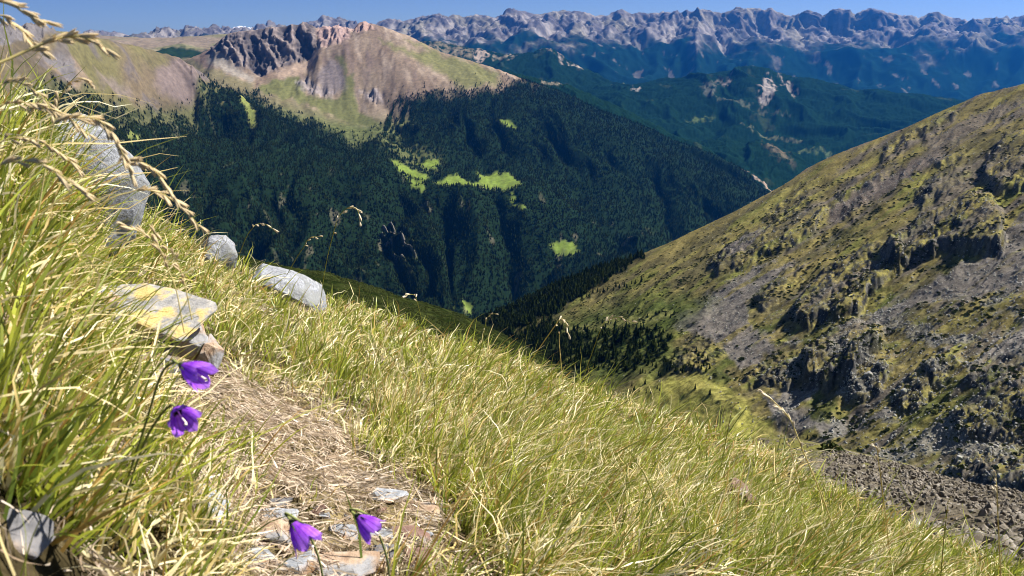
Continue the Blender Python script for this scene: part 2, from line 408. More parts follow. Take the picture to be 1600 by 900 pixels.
for i, (ln, w, d) in enumerate([([(705,340),(690,385),(692,440),(698,490)], 11, 75), ([(770,300),(792,350),(800,450)], 9, 45), ([(872,395),(842,440),(826,490)], 9, 45), ([(905,300),(960,360),(1000,430)], 12, 50),
    ([(1010,240),(1040,330),(1070,420)], 13, 60), ([(1090,270),(1110,330),(1140,400)], 11, 45), ([(610,170),(632,215),(650,245)], 9, 35), ([(700,170),(740,220),(760,258)], 12, 35), ([(850,180),(880,240),(890,290)], 12, 35)]):
    S.V[..., 2] -= 0.85 * d * carve(S.px, S.py, ln, w * 1.5, i)
# colours
brown = lerp(np.array([0.155, 0.112, 0.08]), np.array([0.225, 0.172, 0.122]), sstep(-0.35, 0.35, fbm(X / 240, Y / 420, 4, 341)))
C = brown
sc = fbm((X + 0.3 * Y) / 60, Y / 380, 4, 343)
C = mixc(C, (0.33, 0.26, 0.20), 0.6 * sstep(0.05, 0.4, sc))
C = mixc(C, (0.19, 0.14, 0.12), 0.5 * sstep(0.1, 0.4, -sc))
G1 = np.array([0.125, 0.125, 0.045])
gp = patch(S.px, S.py, [(632,64),(650,66),(690,84),(745,100),(778,112),(782,126),(760,132),(725,136),(700,122),(670,104),(610,74),(590,58),(640,80),(672,82)], 6, 8, 10, 16)
C = mixc(C, G1, gp * 0.9)
gp = patch(S.px, S.py, [(526,86),(536,84),(541,100),(541,118),(556,116),(552,140),(560,170),(600,196),(560,196),(520,180),(470,160),(420,150),(395,140),(420,128),(452,118),(462,108),(468,120),(480,150),(530,150),(540,130),(534,104)], 4, 8, 11, 14)
C = mixc(C, (0.11, 0.115, 0.04), gp * 0.92)
gp = patch(S.px, S.py, [(200,100),(300,92),(330,104),(360,118),(395,132),(400,145),(470,160),(560,196),(640,215),(640,260),(200,260)], 6, 10, 12, 18)
C = mixc(C, (0.105, 0.10, 0.045), gp * 0.7)
gp = patch(S.px, S.py, [(331,78),(350,86),(372,106),(400,122),(395,130),(350,112),(322,96)], 4, 6, 13, 12)
C = mixc(C, (0.22, 0.195, 0.165), gp * 0.9)
gp = patch(S.px, S.py, [(440,106),(480,92),(494,78),(500,82),(480,104),(470,116),(440,122),(425,118)], 3, 5, 14, 12)
C = mixc(C, (0.31, 0.23, 0.17), gp)
gp = patch(S.px, S.py, [(500,104),(518,90),(536,104),(540,136),(510,140),(494,126)], 4, 6, 15, 12)
C = mixc(C, (0.19, 0.16, 0.155), gp * 0.85)
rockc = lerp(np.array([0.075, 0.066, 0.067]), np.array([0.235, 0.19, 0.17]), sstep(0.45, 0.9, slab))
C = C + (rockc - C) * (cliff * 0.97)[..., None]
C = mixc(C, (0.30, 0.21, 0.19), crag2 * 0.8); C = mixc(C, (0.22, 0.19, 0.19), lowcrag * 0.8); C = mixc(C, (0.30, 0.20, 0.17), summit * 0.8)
# forest mask
tl = np.interp(S.px, [200,330,400,450,500,560,590,610,640,680,720,780,830,860,1290], [120,128,150,178,205,220,214,160,146,144,140,131,128,128,128])
fo = sstep(-14, 14, S.py - tl + 18 * wob + 14 * fbm(S.px / 9, S.py / 12, 3, 351))
holes = np.zeros_like(fo)
MEAD = [[(612,252),(632,257),(652,267),(669,277),(664,283),(645,277),(624,268)], [(634,276),(662,286),(665,293),(645,289)],
        [(690,283),(712,272),(722,276),(735,284),(752,276),(744,264),(775,263),(800,270),(813,286),(798,291),(775,287),(745,285),(728,292),(700,291),(676,285)],
        [(860,373),(880,367),(900,376),(905,388),(890,390),(866,380)],
        [(652,249),(684,250),(682,262),(664,264)], [(772,190),(796,194),(806,202),(790,204)], [(800,292),(806,305),(822,318),(816,320),(798,304)],
        [(690,475),(700,478),(712,490),(705,492)], [(722,482),(738,486),(735,495),(726,494)]]
mead = np.zeros_like(fo)
for i, pts in enumerate(MEAD): mead = np.maximum(mead, patch(S.px, S.py, pts, 2.5, 5, 20 + i, 8))
open_ = patch(S.px, S.py, [(400,150),(470,160),(560,196),(620,220),(690,245),(680,270),(640,262),(590,225),(520,205),(440,180)], 14, 10, 31, 16) * sstep(-0.12, 0.12, fbm(S.px / 7, S.py / 7, 3, 355))
streak = patch(S.px, S.py, [(560,150),(600,145),(640,165),(648,190),(630,215),(600,225),(580,205)], 8, 8, 32, 14) * sstep(-0.05, 0.15, fbm((S.px + 0.45 * S.py) / 7, S.py / 26, 3, 357))
bare = 0.5 * sstep(0.30, 0.42, fbm(X / 80, Y / 160, 4, 359)) * sstep(3.0, 1.5, t)
clear = np.clip(np.maximum.reduce([mead, open_, streak]), 0, 1)
fo = fo * (1 - clear)
C = C + (np.array([0.085, 0.095, 0.036]) - C) * (sstep(4.3, 3.8, t) * (1 - bare))[..., None]
C = mixc(C, (0.16, 0.14, 0.12), bare * 0.8)
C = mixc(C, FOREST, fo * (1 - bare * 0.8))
C = mixc(C, (0.135, 0.185, 0.032) + np.zeros(3), mead * (0.75 + 0.25 * sstep(-0.2, 0.2, fbm(X / 25, Y / 40, 3, 361))))
Cm.forest = fo * (1 - 0.85 * bare)
mat_mtn = terrain_mat('mountain_scree_grass_and_forest_floor', 0.05, 0.3)
emit(Cm, 'brown_mountain', mat_mtn, C)

# ================================================================== left shoulder and its forested face
D_crest = [(-300,44),(-60,40),(0,43),(12,41),(28,45),(45,43),(60,47),(76,46),(86,49),(100,48),(118,51),(140,55),(180,62),(215,70),(245,80),(275,92),(300,104),(330,124),(360,142),(400,165),(450,188),
 (500,206),(560,236),(600,266),(640,302),(670,335),(690,372),(697,420),(704,470),(722,520),(770,600)]
D_r = [(-300,3000),(0,3300),(130,3700),(240,4100),(330,4300),(400,4150),(500,3850),(560,3650),(600,3500),(640,3350),(690,3100),(704,2850),(722,2750),(770,2650)]
Dm = sheet([
    with_r([(-300,460),(0,470),(400,560),(770,720)], [(-300,2100),(400,2550),(770,2400)]),
    with_r([(-300,330),(0,340),(240,385),(400,430),(500,458),(600,485),(680,515),(720,565),(770,660)], [(-300,2350),(0,2450),(240,2850),(400,2900),(500,2850),(600,2800),(680,2720),(720,2650),(770,2550)]),
    with_r([(-300,130),(0,130),(130,150),(240,170),(330,200),(400,235),(500,280),(560,310),(600,335),(640,368),(680,425),(700,470),(722,545),(770,630)],
           [(-300,2800),(0,3000),(130,3350),(240,3700),(330,3850),(400,3700),(500,3450),(560,3300),(600,3200),(640,3060),(680,2900),(704,2800),(722,2710),(770,2610)]),
    with_r(D_crest, D_r)], -300, 770, 640, [14, 110, 80, 8], back=[(1.05, 160), (1.1, 420)])
S = Dm; t = S.tt; X, Y = S.X, S.Y
q = (X * 0.8 + Y * 0.6); p_ = (-X * 0.6 + Y * 0.8)
gul = ridged(q / 620 + 0.8 * fbm(X / 520, Y / 520, 3, 411), p_ / 1300, 3, 415)
wcr = sstep(3.3, 2.6, t)
S.V[..., 2] += wcr * sstep(0, 0.8, t) * (gul - 0.62) * 170 * np.where(S.px < 300, 0.55 + 0.45 * sstep(60, 190, S.py), 1)
S.V[..., 2] += fbm(X / 50, Y / 70, 4, 421) * 9
for i, (ln, w, d) in enumerate([([(228,255),(240,330),(246,450)], 10, 60), ([(350,190),(372,260),(392,430)], 11, 60), ([(440,215),(452,270),(456,360),(480,440)], 10, 55), ([(528,245),(560,300),(600,385),(655,470)], 12, 80),
    ([(300,150),(310,240),(320,370)], 10, 45), ([(150,160),(175,230),(190,330)], 10, 45), ([(500,300),(540,400),(570,460)], 10, 45), ([(620,320),(650,390),(680,450)], 8, 40)]):
    S.V[..., 2] -= 0.85 * d * carve(S.px, S.py, ln, w * 1.5, 20 + i)
crag = np.maximum.reduce([patch(S.px, S.py, [(-60,36),(0,36),(88,44),(84,62),(60,70),(-60,82)], 4, 8, 40, 14),
    patch(S.px, S.py, [(66,88),(100,92),(128,120),(100,126),(76,108)], 5, 9, 41, 12)])
S.V[..., 2] += crag * (ridged(X / 40, Y / 70, 4, 431) - 0.6) * 38 * np.where(t > 2.9, 0.35, 1)
ribs = patch(S.px, S.py, [(556,246),(580,256),(600,290),(625,330),(650,400),(640,440),(600,380),(575,310)], 10, 10, 42, 20)
rk = ridged(q / 42 + 0.3 * fbm(X / 60, Y / 60, 2, 433), p_ / 260, 3, 435)
S.V[..., 2] += ribs * (rk - 0.6) * 42
C = lerp(np.array([0.085, 0.068, 0.042]), np.array([0.13, 0.10, 0.062]), sstep(-0.3, 0.3, fbm(X / 170, Y / 300, 4, 441)))
C = mixc(C, (0.115, 0.105, 0.042), sstep(-0.1, 0.3, fbm(X / 260, Y / 420, 3, 443)) * 0.8)
C = mixc(C, (0.15, 0.115, 0.105), patch(S.px, S.py, [(240,96),(275,92),(325,122),(300,140),(265,132),(240,116)], 6, 8, 43, 16) * 0.85)
C = mixc(C, (0.16, 0.125, 0.115), patch(S.px, S.py, [(145,100),(185,112),(205,135),(160,125)], 6, 8, 44, 16) * 0.7)
C = mixc(C, (0.19, 0.14, 0.10), patch(S.px, S.py, [(60,100),(118,96),(150,128),(140,140),(95,130)], 6, 8, 45, 16) * 0.8)
C = mixc(C, (0.10, 0.085, 0.08), sstep(0.12, 0.3, fbm(X / 110, Y / 210, 4, 447)) * 0.8)
C = mixc(C, (0.13, 0.118, 0.115), crag * 0.95)
tl = np.interp(S.px, [-300,0,60,130,180,230,300,330,400,770], [150,150,148,142,150,150,140,128,120,120])
wob = fbm(S.px / 26, S.py / 26, 3, 451)
fo = sstep(-30, 34, S.py - tl + 26 * wob) ** 1.3 * sstep(-0.15, 0.12, fbm(S.px / 9, S.py / 8, 4, 453) + 0.011 * (S.py - tl - 4))
mead = np.zeros_like(fo)
for i, pts in enumerate([[(246,192),(262,194),(264,203),(248,202)], [(192,182),(215,186),(212,192),(196,190)], [(380,150),(392,170),(404,190),(398,196),(384,176),(374,158)], [(440,238),(446,244),(452,280),(447,278)], [(484,222),(494,224),(492,227),(484,226)]]):
    mead = np.maximum(mead, patch(S.px, S.py, pts, 3, 5, 60 + i, 8))
bare = sstep(0.30, 0.46, fbm(q / 34, p_ / 210, 4, 459)) * 0.38
bare = np.maximum(bare, ribs * sstep(0.5, 0.8, rk))
C = C + (np.array([0.08, 0.085, 0.034]) - C) * sstep(-12, 10, S.py - tl)[..., None] * 0.8
C = mixc(C, (0.13, 0.115, 0.10), bare * sstep(150, 190, S.py))
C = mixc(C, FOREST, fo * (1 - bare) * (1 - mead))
C = mixc(C, (0.16, 0.18, 0.05), mead)
Dm.forest = fo * (1 - bare * 0.9) * (1 - mead)
emit(Dm, 'forested_shoulder', mat_mtn, C)

# ================================================================== right hillside with the bowl below it
E_crest = [(600,575),(700,522),(740,503),(800,478),(860,448),(920,424),(960,410),(1000,398),(1050,378),(1100,354),(1150,330),(1200,303),(1230,286),(1260,264),(1300,244),(1340,228),(1380,213),
 (1420,197),(1480,169),(1530,149),(1600,129),(1700,95),(1850,60)]
def on_slope(pts, a=0.56, b=-0.12, c=-260.0):
    """distances at which the sight lines meet the plane of the hillside, which falls to the left at about 30 degrees"""
    q = np.asarray(pts, float); d = ray(q[:, 0], q[:, 1]); h = np.hypot(d[:, 0], d[:, 1])
    return np.column_stack([q, -c / (-d[:, 2] / h + a * d[:, 0] / h + b * d[:, 1] / h)])
Em = sheet([on_slope(z) for z in (
    [(600,790),(860,780),(1150,800),(1300,810),(1600,830),(1850,850)],
    [(600,730),(740,690),(860,675),(1000,684),(1150,692),(1300,692),(1450,692),(1600,690),(1850,700)],
    [(600,690),(740,625),(860,602),(1000,592),(1100,592),(1150,602),(1250,612),(1350,622),(1450,600),(1600,560),(1850,540)],
    [(600,650),(740,572),(860,540),(1000,520),(1100,505),(1200,490),(1300,480),(1400,460),(1500,440),(1600,420),(1850,395)],
    [(600,605),(740,532),(860,490),(1000,455),(1100,428),(1200,398),(1300,360),(1400,330),(1500,300),(1600,270),(1850,220)],
    E_crest)], 600, 1850, 660, [50, 72, 84, 80, 90, 8], back=[(1.05, 60), (1.3, 420)])
S = Em; t = S.tt; X, Y = S.X, S.Y; px, py = S.px, S.py
# the fall line of the slope runs down to the lower left of the picture
ca, sa = math.cos(math.radians(33)), math.sin(math.radians(33))
al = px * ca - (py) * sa * 1.0; ac = px * sa + py * ca          # along / across the streaks (px)
CRAGS = [([(1378,408),(1412,372),(1440,350),(1480,330),(1505,318),(1530,326),(1562,368),(1562,398),(1530,402),(1490,395),(1440,408),(1400,425)], 24),
 ([(1235,495),(1262,455),(1300,425),(1340,400),(1388,400),(1400,425),(1370,450),(1340,490),(1290,505),(1250,508)], 16),
 ([(1108,415),(1130,392),(1175,372),(1230,342),(1262,330),(1290,335),(1270,365),(1215,395),(1160,415),(1120,432)], 13),
 ([(1252,570),(1275,535),(1305,524),(1350,530),(1372,548),(1345,570),(1322,600),(1280,612),(1258,596)], 22),
 ([(1320,570),(1345,560),(1385,580),(1372,612),(1335,622),(1318,604)], 10),
 ([(1160,602),(1180,578),(1215,570),(1246,586),(1232,612),(1200,606)], 9),
 ([(1398,228),(1412,208),(1428,206),(1424,226),(1406,238)], 8), ([(1436,206),(1446,188),(1466,184),(1468,200),(1444,214)], 8),
 ([(1474,182),(1482,170),(1496,176),(1486,188)], 6), ([(1375,235),(1392,222),(1396,236),(1380,250)], 6), ([(1355,282),(1370,268),(1380,280),(1362,296)], 5),
 ([(1318,330),(1345,305),(1352,316),(1328,345)], 5), ([(1404,282),(1420,270),(1424,284),(1408,292)], 5),
 ([(1290,320),(1312,300),(1322,306),(1300,330)], 5), ([(1430,300),(1490,270),(1500,290),(1440,325)], 7),
 ([(1536,258),(1566,222),(1600,205),(1700,190),(1700,290),(1600,300),(1560,300),(1538,284)], 12),
 ([(1438,586),(1450,566),(1475,566),(1482,590),(1460,604)], 7), ([(1396,632),(1410,600),(1440,608),(1442,636),(1412,642)], 9),
 ([(1476,742),(1495,718),(1530,708),(1575,712),(1640,720),(1640,790),(1540,780)], 9), ([(1480,660),(1520,640),(1600,632),(1640,640),(1640,690),(1560,680),(1500,686)], 7),
 ([(1500,600),(1560,570),(1610,580),(1600,610),(1540,622)], 4), ([(1040,568),(1062,548),(1100,552),(1118,572),(1090,585),(1056,584)], 7),
 ([(1190,345),(1230,315),(1260,300),(1262,312),(1225,336)], 5), ([(1450,255),(1480,240),(1500,244),(1470,262)], 4), ([(1180,468),(1210,440),(1232,432),(1228,462),(1196,488)], 8)]
crag = np.zeros_like(px); lift = np.zeros_like(px)
for i, (pts, h) in enumerate(CRAGS):
    P0 = np.asarray(pts, float)
    m = patch(px, py, P0, 4, 12, 500 + i, 14)
    crag = np.maximum(crag, m)
    # a step in the slope: a steep face on the lower left, its top running out uphill
    f = np.zeros_like(px)
    for k in range(7):
        q = P0.mean(0) + (P0 - P0.mean(0)) * (1 - 0.05 * k) + np.array([5.5, -6.5]) * k
        f = np.maximum(f, patch(px, py, q, 6, 10, 500 + i, 24) * (1 - (k / 7.0) ** 1.5))
    lift += h * f
aw = al + 10 * fbm(px / 22, py / 22, 3, 615); cw = ac + 7 * fbm(px / 18, py / 18, 3, 616)
w1, w2, wid = worley(aw / 30, cw / 13, 613); v1, v2, vid = worley(aw / 9, cw / 7, 617)
rg = np.clip(0.5 * wid + 0.3 * vid + 0.25 * sstep(0, 0.3, w2 - w1), 0, 1)
face = np.clip(crag + 0.6 * sstep(0.03, 0.3, lift / 10), 0, 1)
push = (lift * 0.46 + face * ((wid - 0.5) * 2.0 * sstep(0, 0.12, w2 - w1) + (vid - 0.5) * 1.5 * sstep(0, 0.2, v2 - v1) + 1.7 * fbm(X / 9, Y / 11, 5, 619, 0.6))) * sstep(5.0, 4.65, t)
S.V[..., 2] += push
S.V[..., 2] += (ridged(ac / 42 + 0.6 * fbm(al / 120, ac / 60, 2, 621), al / 330, 4, 623) - 0.6) * 6.5 * sstep(5.2, 4.7, t) * sstep(0.6, 1.8, t)
S.V[..., 2] += fbm(X / 28, Y / 34, 5, 631) * 3.0 * sstep(5.3, 4.6, t) + fbm(X / 55, Y / 75, 4, 633) * 9 * sstep(2.6, 1.6, t) + fbm(X / 5, Y / 6, 3, 635) * 0.7
str1 = fbm(al / 150, ac / 13, 4, 641); str2 = fbm(al / 60, ac / 9, 3, 645)
C = lerp(np.array([0.095, 0.083, 0.040]), np.array([0.17, 0.14, 0.052]), sstep(-0.3, 0.35, str1))
C = mixc(C, (0.15, 0.152, 0.040), 0.9 * sstep(0.1, 0.4, fbm(al / 110, ac / 16, 4, 647)) * sstep(5.3, 4.5, t))
C = mixc(C, (0.05, 0.065, 0.018), sstep(0.08, 0.3, fbm(X / 35, Y / 50, 4, 649)) * sstep(4.4, 3.2, t) * 0.75)
stripe = fbm(al / 240 + 0.3 * fbm(al / 60, ac / 40, 2, 652), ac / 15, 4, 651)
C = mixc(C, (0.115, 0.098, 0.082), sstep(0.02, 0.28, stripe) * 0.8 * sstep(1150, 1260, px))
C = mixc(C, (0.20, 0.175, 0.055), sstep(0.1, 0.32, -stripe) * 0.7)
SCREE = [([(1040,512),(1085,476),(1130,448),(1185,420),(1235,402),(1245,408),(1200,440),(1170,470),(1165,500),(1190,525),(1215,545),(1170,572),(1140,560),(1110,530),(1070,518)], (0.145, 0.128, 0.112)),
 ([(1275,535),(1330,505),(1400,470),(1480,430),(1540,400),(1562,398),(1570,360),(1600,330),(1720,310),(1720,440),(1600,460),(1500,462),(1430,480),(1360,512),(1300,532)], (0.13, 0.116, 0.102)),
 ([(1195,630),(1225,612),(1262,600),(1292,596),(1280,618),(1240,640),(1270,652),(1330,655),(1390,640),(1400,650),(1330,668),(1260,668),(1210,655)], (0.145, 0.132, 0.118)),
 ([(1290,330),(1340,295),(1400,262),(1470,236),(1480,246),(1410,285),(1340,330),(1300,352)], (0.12, 0.098, 0.082)),
 ([(1130,395),(1160,372),(1195,362),(1180,385),(1140,412)], (0.13, 0.11, 0.10)),
 ([(1520,560),(1570,520),(1640,480),(1640,520),(1590,560),(1530,572)], (0.16, 0.145, 0.13)),
 ([(1440,215),(1530,175),(1620,150),(1620,180),(1520,215),(1450,240)], (0.14, 0.115, 0.085))]
scree = np.zeros_like(px)
for i, (pts, c) in enumerate(SCREE):
    m = patch(px, py, pts, 5, 14, 660 + i, 18) * (1 - 0.85 * sstep(0.12, 0.3, str1) * (i != 2))
    C = mixc(C, c, m * 0.95); scree = np.maximum(scree, m)
rub = sstep(0.10, 0.28, fbm(X / 20, Y / 28, 4, 671)) * sstep(3.3, 2.4, t) * sstep(1150, 1260, px)
C = mixc(C, (0.16, 0.15, 0.13), rub * 0.75)
C = mixc(C, (0.25, 0.235, 0.06), patch(px, py, [(1020,600),(1080,590),(1130,600),(1170,640),(1230,680),(1210,700),(1100,690),(1000,670),(980,630)], 8, 10, 72, 20) * (0.6 + 0.4 * sstep(-0.2, 0.2, fbm(X / 30, Y / 40, 3, 673))))
C = mixc(C, (0.145, 0.125, 0.045), patch(px, py, [(1480,650),(1640,615),(1640,640),(1500,668)], 8, 10, 73, 20) * 0.8)
C = mixc(C, (0.14, 0.14, 0.05), patch(px, py, [(1560,700),(1640,690),(1640,715),(1580,718)], 6, 8, 74, 20) * 0.8)
rockc = lerp(np.array([0.032, 0.032, 0.032]), np.array([0.11, 0.106, 0.096]), sstep(0.35, 0.85, rg))
nz = slope_of(S.V)[..., 2]; nz = np.abs(nz)
rk = np.clip(np.maximum(np.maximum(crag, 0.7 * sstep(0.02, 0.2, lift / 10)) * sstep(0.86, 0.66, nz), 0.35 * crag * sstep(0.0, 0.25, fbm(X / 6, Y / 8, 3, 699))), 0, 1)
C = C + (rockc - C) * rk[..., None]
# forest on the lower left of the hillside
fo = patch(px, py, [(590,560),(700,510),(740,490),(800,470),(900,425),(960,402),(1000,392),(1010,402),(960,432),(920,455),(880,480),(840,500),(800,516),(760,530),(700,560),(640,640),(590,660)], 6, 10, 80, 20)
fo = np.maximum(fo, patch(px, py, [(830,530),(880,512),(960,515),(1010,512),(1040,520),(1055,540),(1030,560),(1000,575),(950,585),(880,580),(840,565)], 10, 14, 81, 20) * sstep(-0.15, 0.1, fbm(px / 10, py / 8, 3, 681)))
fo = np.maximum(fo, 0.8 * patch(px, py, [(680,560),(760,530),(860,500),(900,520),(850,600),(760,640),(680,660)], 10, 14, 82, 20))
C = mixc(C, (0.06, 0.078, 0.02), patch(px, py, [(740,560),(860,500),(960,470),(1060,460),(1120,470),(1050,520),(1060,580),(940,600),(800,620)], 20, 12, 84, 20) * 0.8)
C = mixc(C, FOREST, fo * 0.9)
C = mixc(C, (0.15, 0.15, 0.05), patch(px, py, [(880,508),(940,496),(1000,494),(1040,484),(1060,490),(1010,506),(930,510),(880,514)], 3, 6, 83, 20) * 0.8)
Em.forest = fo; Em.crag = crag; Em.scree = scree; Em.rub = rub
mat_slope = terrain_mat('hillside_turf_scree_and_rock', 0.35, 0.45, bump=0.6, bscale=0.5, bdist=1.2)
emit(Em, 'right_hillside', mat_slope, C)

# ================================================================== near stony hump on the right
Fm_crest = [(1100,700),(1150,692),(1200,688),(1240,690),(1300,700),(1370,716),(1420,727),(1470,743),(1530,757),(1600,770),(1700,792),(1900,840)]
Fm = sheet([
    row([(1100,900,14),(1400,900,13),(1600,960,11),(1900,1000,10)]),
    row([(1100,800,40),(1400,800,38),(1600,850,32),(1900,920,28)]),
    with_r(Fm_crest, [(1100,120),(1400,98),(1600,80),(1900,60)])], 1100, 1900, 330, [70, 130, 8], back=[(1.1, 5), (1.5, 60)])
S = Fm; X, Y = S.X, S.Y
S.V[..., 2] += (fbm(X / 14, Y / 16, 5, 701) * 1.6 + fbm(X / 1.6, Y / 1.8, 3, 703) * 0.28) * sstep(2.3, 1.7, S.tt) + fbm(X / 3, Y / 3, 2, 705) * 0.15
C = lerp(np.array([0.075, 0.064, 0.045]), np.array([0.15, 0.128, 0.095]), sstep(-0.3, 0.3, fbm(X / 1.3, Y / 2.0, 3, 711)))
C = mixc(C, (0.11, 0.105, 0.03), patch(S.px, S.py, [(1100,680),(1260,680),(1380,712),(1430,726),(1400,738),(1340,722),(1290,715),(1250,722),(1180,730),(1100,760)], 6, 12, 85, 16) * sstep(-0.3, 0.1, fbm(X / 6, Y / 6, 3, 713)))
Fm.grass = 1 - sstep(0, 1, patch(S.px, S.py, [(1290,705),(1900,700),(1900,1000),(1230,1000)], 10, 10, 86, 20))
mat_hump = terrain_mat('stony_ground', 2.2, 0.5, bump=0.8, bscale=3.0, bdist=0.25)
emit(Fm, 'stony_hump', mat_hump, C)

# ================================================================== near grassy slope below the edge of the foreground
Gm_crest = [(150,345),(250,372),(320,390),(380,404),(450,420),(520,434),(600,457),(680,482),(720,492),(780,520),(850,560),(950,620)]
gc = np.asarray(Gm_crest, float)
Gm = sheet([np.column_stack([gc + [0, 210], np.full(len(gc), 13.)]), np.column_stack([gc + [0, 130], np.full(len(gc), 40.)]),
            np.column_stack([gc + [0, 55], np.full(len(gc), 160.)]), np.column_stack([gc, np.interp(gc[:, 0], [150, 950], [330, 420])])], 150, 950, 260, [30, 30, 60, 6], back=[(1.1, 20), (1.8, 260)])
S = Gm; X, Y = S.X, S.Y
S.V[..., 2] += (fbm(X / 30, Y / 30, 4, 721) * 3 + fbm(X / 4, Y / 4, 3, 723) * 0.5) * sstep(3.2, 2.7, S.tt) * sstep(0, 1, S.tt)
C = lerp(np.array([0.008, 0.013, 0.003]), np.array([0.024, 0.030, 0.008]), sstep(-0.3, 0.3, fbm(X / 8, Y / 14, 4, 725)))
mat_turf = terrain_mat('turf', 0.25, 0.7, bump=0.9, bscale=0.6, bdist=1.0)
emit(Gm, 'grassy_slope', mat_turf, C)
# ================================================================== trees and boulders on the slopes
def empty(name, loc, label=None, cat=None, group=None):
    o = bpy.data.objects.new(name, None); COL.objects.link(o); o.location = loc
    o.empty_display_size = 0.05
    if label: o['label'] = label
    if cat: o['category'] = cat
    if group: o['group'] = group
    return o
def tag(o, label, cat, group=None):
    o['label'] = label; o['category'] = cat
    if group: o['group'] = group
    return o
def leaf_mat(name, c1, c2, rough=0.8):
    m, nt, b = new_mat(name); L = nt.links.new
    oi = N(nt, 'ShaderNodeObjectInfo'); cr = N(nt, 'ShaderNodeMix', data_type='RGBA')
    nz_ = N(nt, 'ShaderNodeTexNoise'); nz_.inputs['Scale'].default_value = 0.012; nz_.inputs['Detail'].default_value = 4
    L(oi.outputs['Location'], nz_.inputs['Vector'])
    mr_ = N(nt, 'ShaderNodeMapRange'); mr_.inputs['From Min'].default_value = 0.35; mr_.inputs['From Max'].default_value = 0.68; L(nz_.outputs['Fac'], mr_.inputs['Value'])
    av_ = N(nt, 'ShaderNodeMath', operation='MULTIPLY_ADD'); L(oi.outputs['Random'], av_.inputs[0]); av_.inputs[1].default_value = 0.55
    hf_ = N(nt, 'ShaderNodeMath', operation='MULTIPLY'); L(mr_.outputs[0], hf_.inputs[0]); hf_.inputs[1].default_value = 0.45; L(hf_.outputs[0], av_.inputs[2])
    cr.inputs[6].default_value = (*c1, 1); cr.inputs[7].default_value = (*c2, 1)
    L(av_.outputs[0], cr.inputs[0]); L(cr.outputs[2], b.inputs['Base Color'])
    b.inputs['Roughness'].default_value = rough
    return m
mat_needles = leaf_mat('pine_needles', (0.003, 0.007, 0.002), (0.021, 0.029, 0.006))
mat_bark, _, _b = new_mat('pine_bark'); _b.inputs['Base Color'].default_value = (0.09, 0.06, 0.04, 1)

def crown_mesh(seed, h=1.0, w=0.22):
    """ragged conifer crown of drooping tiers, unit height"""
    r = random.Random(seed); V = []; F = []
    tiers = 7
    for k in range(tiers):
        f = k / (tiers - 1)
        z0 = 0.10 + 0.74 * f; rad = w * (1 - f) ** 0.8 * r.uniform(0.85, 1.15) + 0.025; dz = 0.20 * (1 - 0.35 * f)
        n = 9; top = len(V); ox, oy = r.uniform(-.012, .012), r.uniform(-.012, .012)
        V.append((ox, oy, z0 + dz * 0.85))
        a0 = r.uniform(0, 6.28)
        for i in range(n):
            rr = rad * (r.uniform(0.85, 1.25) if i % 2 else r.uniform(0.42, 0.62))
            a = a0 + i * 6.2832 / n + r.uniform(-.15, .15)
            V.append((ox + rr * math.cos(a), oy + rr * math.sin(a), z0 - dz * (0.22 if i % 2 else 0.02) + r.uniform(-.015, .015)))
        for i in range(n): F.append((top, top + 1 + i, top + 1 + (i + 1) % n))
    me = bpy.data.meshes.new('crown'); me.from_pydata(V, [], F); me.materials.append(mat_needles); me.update()
    return me
def trunk_mesh():
    V = []; F = []
    for k, (z, rr) in enumerate([(-0.06, 0.022), (0.3, 0.015), (0.9, 0.004)]):
        for i in range(6): V.append((rr * math.cos(i * 1.0472), rr * math.sin(i * 1.0472), z))
    for k in range(2):
        for i in range(6): F.append((k * 6 + i, k * 6 + (i + 1) % 6, k * 6 + 6 + (i + 1) % 6, k * 6 + 6 + i))
    me = bpy.data.meshes.new('trunk'); me.from_pydata(V, [], F); me.materials.append(mat_bark); me.update()
    return me
CROWNS = [crown_mesh(11, w=0.20), crown_mesh(23, w=0.25), crown_mesh(37, w=0.17), crown_mesh(41, w=0.30)]
TRUNK = trunk_mesh()

def near_vertex(S, px, py, tmax=None):
    qx, qy = S.pp if hasattr(S, 'pp') else project(S.V)
    S.pp = (qx, qy)
    d = (qx - px) ** 2 + (qy - py) ** 2
    if tmax is not None: d = np.where(S.tt > tmax, 1e12, d)
    i = np.unravel_index(np.argmin(d), d.shape)
    return S.V[i]
PINES = []
def pine(px, py, h, label, group, k):
    p = near_vertex(Em, px, py, 5.0)
    root = empty('pine_tree', p - np.array([0, 0, 0.2]), label, 'tree', group)
    h *= 0.6; root.scale = (h, h, h); root.rotation_euler = (0, 0, (k * 2.4) % 6.28)
    for nm, me in (('trunk', TRUNK), ('crown', CROWNS[k % 4])):
        o = bpy.data.objects.new(nm, me); COL.objects.link(o); o.parent = root
    PINES.append(root)
    return root
